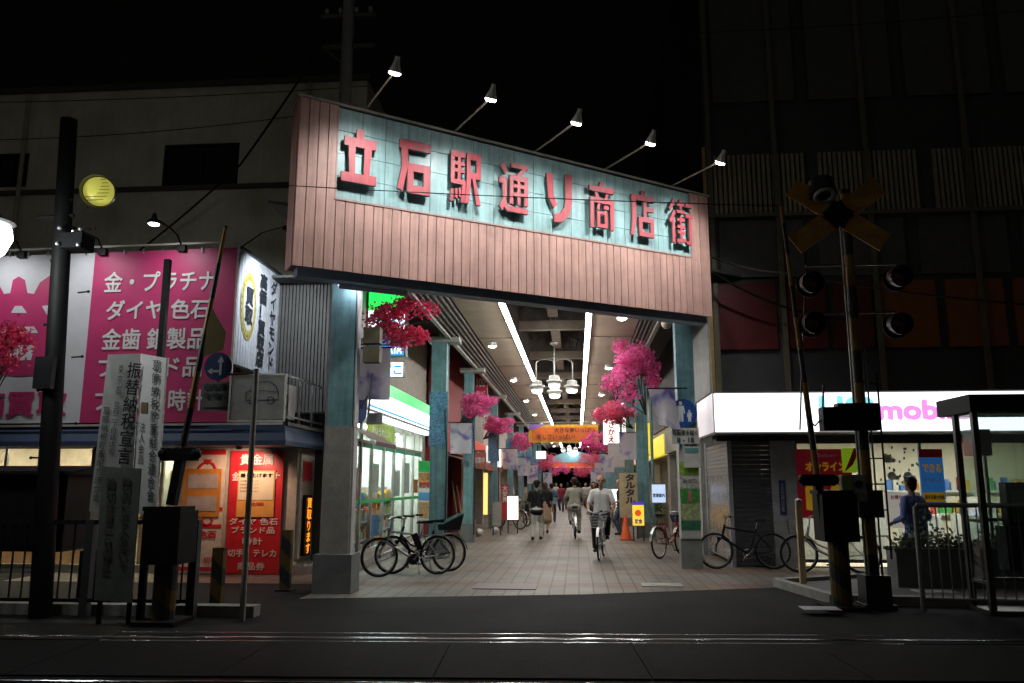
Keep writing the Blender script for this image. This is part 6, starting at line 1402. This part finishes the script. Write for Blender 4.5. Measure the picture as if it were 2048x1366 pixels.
t = [o for o in COL.objects if o.get('label', '').startswith('red step-through')][0]
b = MB(); b.hexa([V((-.14, .42, .74)), V((.14, .42, .74)), V((.14, .7, .76)), V((-.14, .7, .76))], [V((-.17, .38, .9)), V((.17, .38, .9)), V((.15, .72, .95)), V((-.15, .72, .95))]); b.build('basket_cover', mat('cover_navy', (.02, .03, .08), .7), t, local=True)
bicycle('slim black bicycle leaning by the dark roller shutter', V((3.12, 15.86, 0)), 1.57, BLACK, flat=True, rack=False, fender=None, lean=.05, stand=False)
bicycle('dark bicycle half hidden behind the right barrier', V((4.5, 15.2, 0)), 1.4, mat('frame_grey_white', (.3, .3, .3), .4), basket=True, step=True, lean=.05)
for (px, py, rz, lab, fr) in ((1018, 1058, .9, 'small dark bicycle beside the red vertical banner', mat('frame_wine', (.32, .015, .03), .3)), (1042, 1052, .5, 'silver bicycle behind the small one on the left', STEEL), (1054, 1047, .35, 'black bicycle nearest the walking man', BLACK),
                              (1226, 1048, -.3, 'silver bicycle with basket behind the white shirted cyclist', STEEL), (1236, 1040, -.5, 'dark bicycle parked near the cream banner', BLACK)):
    bicycle(lab, at_z(px, py), rz, fr, basket=True, step=True, lean=.06)
# ================================================================ people
SKIN = mat('skin_tone', (.42, .24, .16), .6, var=.1)
def fuse(segs, voxel, name, m, parent, smooth=2):
    b = MB()
    for s in segs:
        p, q, r0 = V(s[0]), V(s[1]), s[2]; r1 = s[3] if len(s) > 3 else r0
        d = q - p; L_ = d.length; ax = d.normalized() if L_ > 1e-6 else Z1
        prof = [(max(1e-4, r0 * math.cos(a)), -r0 * math.sin(-a)) for a in (-1.55, -1.1, -.6, -.2)] + [(max(1e-4, r1 * math.cos(a)), L_ + r1 * math.sin(a)) for a in (.2, .6, 1.1, 1.55)]
        b.lathe(p, prof, 12, ax)
    me = bpy.data.meshes.new('tmp'); me.from_pydata([tuple(v) for v in b.v], [], b.f); o = bpy.data.objects.new('tmp', me); COL.objects.link(o)
    md = o.modifiers.new('r', 'REMESH'); md.mode = 'VOXEL'; md.voxel_size = voxel
    if smooth: ms = o.modifiers.new('s', 'SMOOTH'); ms.factor = .5; ms.iterations = smooth
    me2 = bpy.data.meshes.new_from_object(o.evaluated_get(bpy.context.evaluated_depsgraph_get())); bpy.data.objects.remove(o); bpy.data.meshes.remove(me)
    me2.name = name; me2.materials.clear(); me2.materials.append(m); me2.polygons.foreach_set('use_smooth', [True] * len(me2.polygons))
    ob = bpy.data.objects.new(name, me2); COL.objects.link(ob); ob.parent = parent
    return ob
def ik(a, c, l1, l2, bend):
    a, c, bend = V(a), V(c), V(bend); d = c - a; L_ = min(d.length, l1 + l2 - .004); d.normalize(); c = a + d * L_
    x = (l1 * l1 - l2 * l2 + L_ * L_) / (2 * L_); h = math.sqrt(max(0, l1 * l1 - x * x)); n = bend - d * bend.dot(d); n.normalize()
    return a + d * x + n * h, c
def person(lab, loc, rz, top, bottom, shoe=BLACK, hairm=None, hip=.9, hipy=0, lean=.04, hands=None, feet=None, sleeve='short', kind='trousers', hair='short', sc=1.0, vox=.012, toe=(0, 0), face=False, look=0, grip=False):
    t = thing('person', lab, 'person', loc, rz); t.scale = (sc,) * 3
    hairm = hairm or mat('hair_black', (.012, .01, .009), .5)
    P = V((0, hipy, hip)); up = V((0, math.sin(lean), math.cos(lean))); fw = V((0, math.cos(lean), -math.sin(lean)))
    ch = P + up * .33; nk = P + up * .5; hd = nk + V((0, math.sin(lean) * .05 + .02, .17))
    feet = feet or [(-.1, .2, .08), (.1, -.22, .12)]; hands = hands or [(-.27, -.1, .78), (.27, .16, .8)]
    if len(hands[0]) == 3: pass
    B, T, Wm = [], [], []
    # trunk
    for sx in (-1, 1):
        B += [(P + V((sx * .075, 0, -.02)), P + up * .2 + V((sx * .06, 0, 0)), .105, .095), (P + up * .2 + V((sx * .06, 0, 0)), ch + V((sx * .085, 0, .04)), .095, .105), (ch + V((sx * .08, 0, .06)), nk + V((sx * .13, -.005, -.07)), .1, .06)]
    B += [(nk + V((0, 0, -.06)), hd + V((0, -.01, -.06)), .058, .052), (hd + V((0, -.012, .02)), hd + V((0, -.006, .04)), .092, .09), (hd + V((0, .035, -.06)), hd + V((0, .055, -.075)), .055, .035), (hd + V((0, .085, .0)), hd + V((0, .102, -.025)), .012, .016), (hd + V((-.045, .074, .03)), hd + V((.045, .074, .03)), .016, .016), (hd + V((-.02, .09, -.055)), hd + V((.02, .09, -.055)), .01, .01)]
    for sx in (-1, 1): B.append((hd + V((sx * .09, -.01, -.01)), hd + V((sx * .096, -.018, .03)), .018, .02))
    sl = {'short': .62, 'long': 1.9, 'none': .1}[sleeve]
    C = [(p, q, r0 + .014, r1 + .014) for p, q, r0, r1 in B[:6]]
    C += [(P + V((-.07, 0, -.09)), P + V((.07, 0, -.09)), .125, .125), (nk + V((-.1, 0, -.05)), nk + V((.1, 0, -.05)), .06, .06)]
    for k, sx in enumerate((-1, 1)):
        sh = nk + V((sx * .185, -.005, -.075)); el, wr = ik(sh, hands[k], .285, .25, (sx * .5, -1, -.5))
        B += [(sh, el, .05, .04), (el, wr, .041, .027)]
        d = (wr - el).normalized(); sd = d.cross(V((0, 0, 1))); sd = sd.normalized() if sd.length > .1 else V((0, 1, 0)); nrm = sd.cross(d).normalized()
        if nrm.z > 0: nrm = -nrm
        pm = wr + d * .085
        for u in (-.026, -.009, .009, .026): B.append((wr + d * .01 + sd * u * .6, pm + sd * u, .017, .014))
        for u, ln_ in ((-.032, .062), (-.011, .076), (.011, .07), (.032, .055)):
            k1 = pm + sd * u + d * ln_ * .45 + nrm * (.012 if not grip else .02); k2 = k1 + (d * (.4 if not grip else -.1) + nrm * .6) * ln_ * .7; B += [(pm + sd * u, k1, .0095, .009), (k1, k2, .009, .0075)]
        ts = sd * (-.03 * sx); B += [(wr + d * .025 + ts * .6, wr + d * .06 + ts * 1.6 + nrm * .015, .012, .011), (wr + d * .06 + ts * 1.6 + nrm * .015, wr + d * .09 + ts * 1.5 + nrm * .035, .011, .008)]
        if sl < 1: C.append((sh, sh.lerp(el, sl + .12), .066, .064))
        else: C += [(sh, el, .066, .056), (el, el.lerp(wr, .92), .056, .043)]
        hp = P + V((sx * .09, 0, -.05)); kn, an = ik(hp, feet[k], .43, .42, (sx * .15, 1, .1))
        B += [(hp, kn, .082, .055), (kn, kn.lerp(an, .35) + V((0, -.015, 0)), .054, .056), (kn.lerp(an, .35) + V((0, -.015, 0)), an, .056, .036)]
        ft = V((0, math.cos(toe[k]), math.sin(toe[k]))); f0 = an + V((0, -.03, -.045)); B.append((f0, f0 + ft * .17, .034, .026))
        T.append([hp, kn, an, f0, ft])
    body = fuse(B, vox, 'body', SKIN, t)
    fuse(C, max(vox, .012), 'shirt', top, t)
    lg = []
    if kind == 'skirt':
        for sx in (-1, 1): lg += [(P + V((sx * .07, 0, .0)), P + V((sx * .11, 0, -.42)), .115, .15), (P + V((0, .05 * sx, 0)), P + V((0, .09 * sx, -.42)), .12, .15)]
    else:
        lg += [(P + V((-.07, 0, -.03)), P + V((.07, 0, -.03)), .122, .122)]
        for hp, kn, an, f0, ft in T: lg += [(hp, kn, .098, .075), (kn, kn.lerp(an, .93 if kind == 'trousers' else .05), .075, .06 if kind == 'trousers' else .073)]
    fuse(lg, max(vox, .012), kind, bottom, t)
    for hp, kn, an, f0, ft in T: fuse([(f0 + V((0, -.005, .005)), f0 + ft * .18, .043, .036), (an, f0, .04, .043)], max(vox, .01), 'shoe', shoe, t)
    hh = [(hd + V((-.01, -.03, .045)), hd + V((.01, -.025, .05)), .094, .094), (hd + V((0, -.05, -.01)), hd + V((0, -.045, -.05)), .075, .06), (hd + V((-.04, .03, .1)), hd + V((.04, .03, .1)), .035, .035)]
    if hair == 'long': hh += [(hd + V((sx * .05, -.05, 0)), hd + V((sx * .05, -.07, -.22)), .06, .05) for sx in (-1, 1)]
    if hair == 'thin': hh = [(hd + V((-.01, -.035, .035)), hd + V((.01, -.03, .04)), .0925, .0925), (hd + V((-.085, -.02, .03)), hd + V((.085, -.02, .03)), .03, .03)]
    fuse(hh, .01, 'hair', hairm, t)
    if face:
        b = MB(); b.ball(hd + V((-.034, .086, .012)), .013, n=8); b.ball(hd + V((.034, .086, .012)), .013, n=8); each(b, 'eye', BLACK, t, local=True)
        b = MB(); b.path([hd + V((-.03, .088, -.052)), hd + V((0, .103, -.056)), hd + V((.03, .088, -.052))], .006, 5); b.build('mouth', mat('lip_dark', (.2, .06, .05), .6), t, local=True)
    return t
WHT_ = mat('cloth_white', (.9, .9, .88), .8, var=.1); BLK_ = mat('cloth_black', (.015, .015, .017), .85); KHK = mat('cloth_greige', (.33, .32, .27), .8); OFF = mat('cloth_offwhite', (.55, .55, .5), .8, var=.1)
DEN = mat('cloth_denim', (.05, .07, .12), .8); BGE = mat('cloth_beige', (.42, .3, .2), .8); REDC = mat('cloth_maroon', (.25, .02, .05), .8); BLUC = mat('cloth_blue', (.12, .18, .45), .8); NAVY = mat('cloth_navy', (.02, .025, .05), .8); PAT = mat('cloth_pattern', (.5, .3, .26), .8, var=.8, scale=18)
t = person('man in black top and white trousers walking away with a shoulder bag', at_z(1074, 1080), -.1, BLK_, OFF, sleeve='short', feet=[(-.1, -.16, .09), (.09, .14, .09)], hands=[(-.27, .12, .82), (.27, -.06, .8)])
b = MB(); b.hexa([V((-.36, -.05, .8)), V((-.24, -.08, .8)), V((-.24, .2, .8)), V((-.36, .17, .8))], [V((-.34, -.03, 1.0)), V((-.25, -.06, 1.0)), V((-.25, .18, 1.0)), V((-.34, .15, 1.0))]); b.path([(-.28, .06, .98), (-.17, .12, 1.3), (-.05, .08, 1.44), (.1, -.02, 1.4), (-.05, -.14, 1.2), (-.26, -.06, .98)], .012, 5); tag(b.build('shoulder_bag', BLK_, t, local=True), 'black shoulder bag')
person('woman in black top and beige skirt walking beside the man in white trousers', at_z(1090, 1068), .05, BLK_, BGE, kind='skirt', hair='long', sleeve='short', sc=.97, feet=[(-.07, .14, .08), (.08, -.2, .12)], hairm=mat('hair_brown', (.05, .025, .012), .5))
t = person('person with a pale blue basket walking ahead of the couple', at_z(1104, 1046), .1, DEN, NAVY, kind='trousers', sc=.95, vox=.016, hands=[(-.2, .2, .95), (.22, .2, .95)])
o = at_z(1104, 1046) + V((.05, -.32, .78)); b = MB(); b.lathe(o, [(.14, 0), (.19, .22), (.2, .25)], 16); tag(b.build('laundry_basket', mat('pale_blue_plastic', (.3, .48, .7), .4), origin=o), 'pale blue tub carried behind the couple on the left', 'tub')
# cyclists: bicycle and rider are two things
def rider(lab, blab, rear, front, loc, rz, top, bottom, fr, **kw):
    bk = bicycle(blab, loc, rz, fr, basket=True, step=True, grp='bicycles being ridden', stand=False)
    person(lab, loc, rz, top, bottom, hip=.98, hipy=-.28, lean=.14, hands=[(-.265, .04, 1.02), (.265, .04, 1.02)], feet=[(-.13, -.12, .5), (.13, .0, .22)], grip=True, **kw)
rider('grey haired man in white shirt riding towards the entrance', 'bicycle ridden towards the entrance by the man in white', 0, 0, at_z(1203, 1117), math.pi - .12, WHT_, BLK_, mat('frame_silver', (.35, .35, .36), .35, .6), sleeve='short', hair='thin', hairm=mat('hair_grey', (.22, .2, .18), .6), face=True, vox=.01)
rider('person in grey beige shirt and pale trousers cycling away', 'bicycle ridden away by the person in grey beige', 0, 0, at_z(1150, 1076), .03, KHK, OFF, STEEL, sleeve='short', hairm=mat('hair_dark_brown', (.03, .018, .01), .5))
person('man in dark clothes standing sideways by the cream banner', at_z(1243, 1070), 1.4, NAVY, DEN, sleeve='short', feet=[(-.12, .02, .08), (.12, .04, .08)], hands=[(-.22, .2, .95), (.24, .16, .9)], hair='thin', hairm=mat('hair_brown', (.05, .025, .012), .5), sc=1.02)
person('person in pink patterned top behind the white shirted cyclist', at_z(1189, 1050), 3.0, PAT, NAVY, sleeve='short', hair='long', sc=.98, vox=.016)
person('person in maroon top walking in the distance', at_z(1123, 1024), 3.1, REDC, NAVY, sleeve='short', sc=.95, vox=.02)
far = person('person in black in the distant crowd', at_z(1136, 1020), .1, BLK_, NAVY, sleeve='short', hair='long', sc=.97, vox=.02)
far2 = person('distant walker in a white top', at_z(1172, 1017), 2.9, OFF, NAVY, sleeve='long', sc=.98, vox=.02)
for k, (px, py, lab, src) in enumerate(((1160, 1012, 'second distant figure in black near the centre', far), (1148, 1006, 'tiny far off walker in black before the inner gate', far), (1182, 1009, 'tiny far off walker in white before the inner gate', far2), (1112, 1012, 'small distant walker in white on the left', far2), (1196, 1022, 'distant figure in black right of the cyclist', far))):
    c = copy_tree(src); c.location = at_z(px, py); c.rotation_euler.z += .3 * k; c['label'] = lab
pp = at_y(1838, 1130, 13.75); person('person in blue jacket standing before the phone shop window', (pp.x, 13.75, .0), .5, BLUC, BLK_, sleeve='long', feet=[(-.1, .02, .08), (.1, .0, .08)], hands=[(-.2, .22, .98), (.22, .2, .98)], sc=1.0)
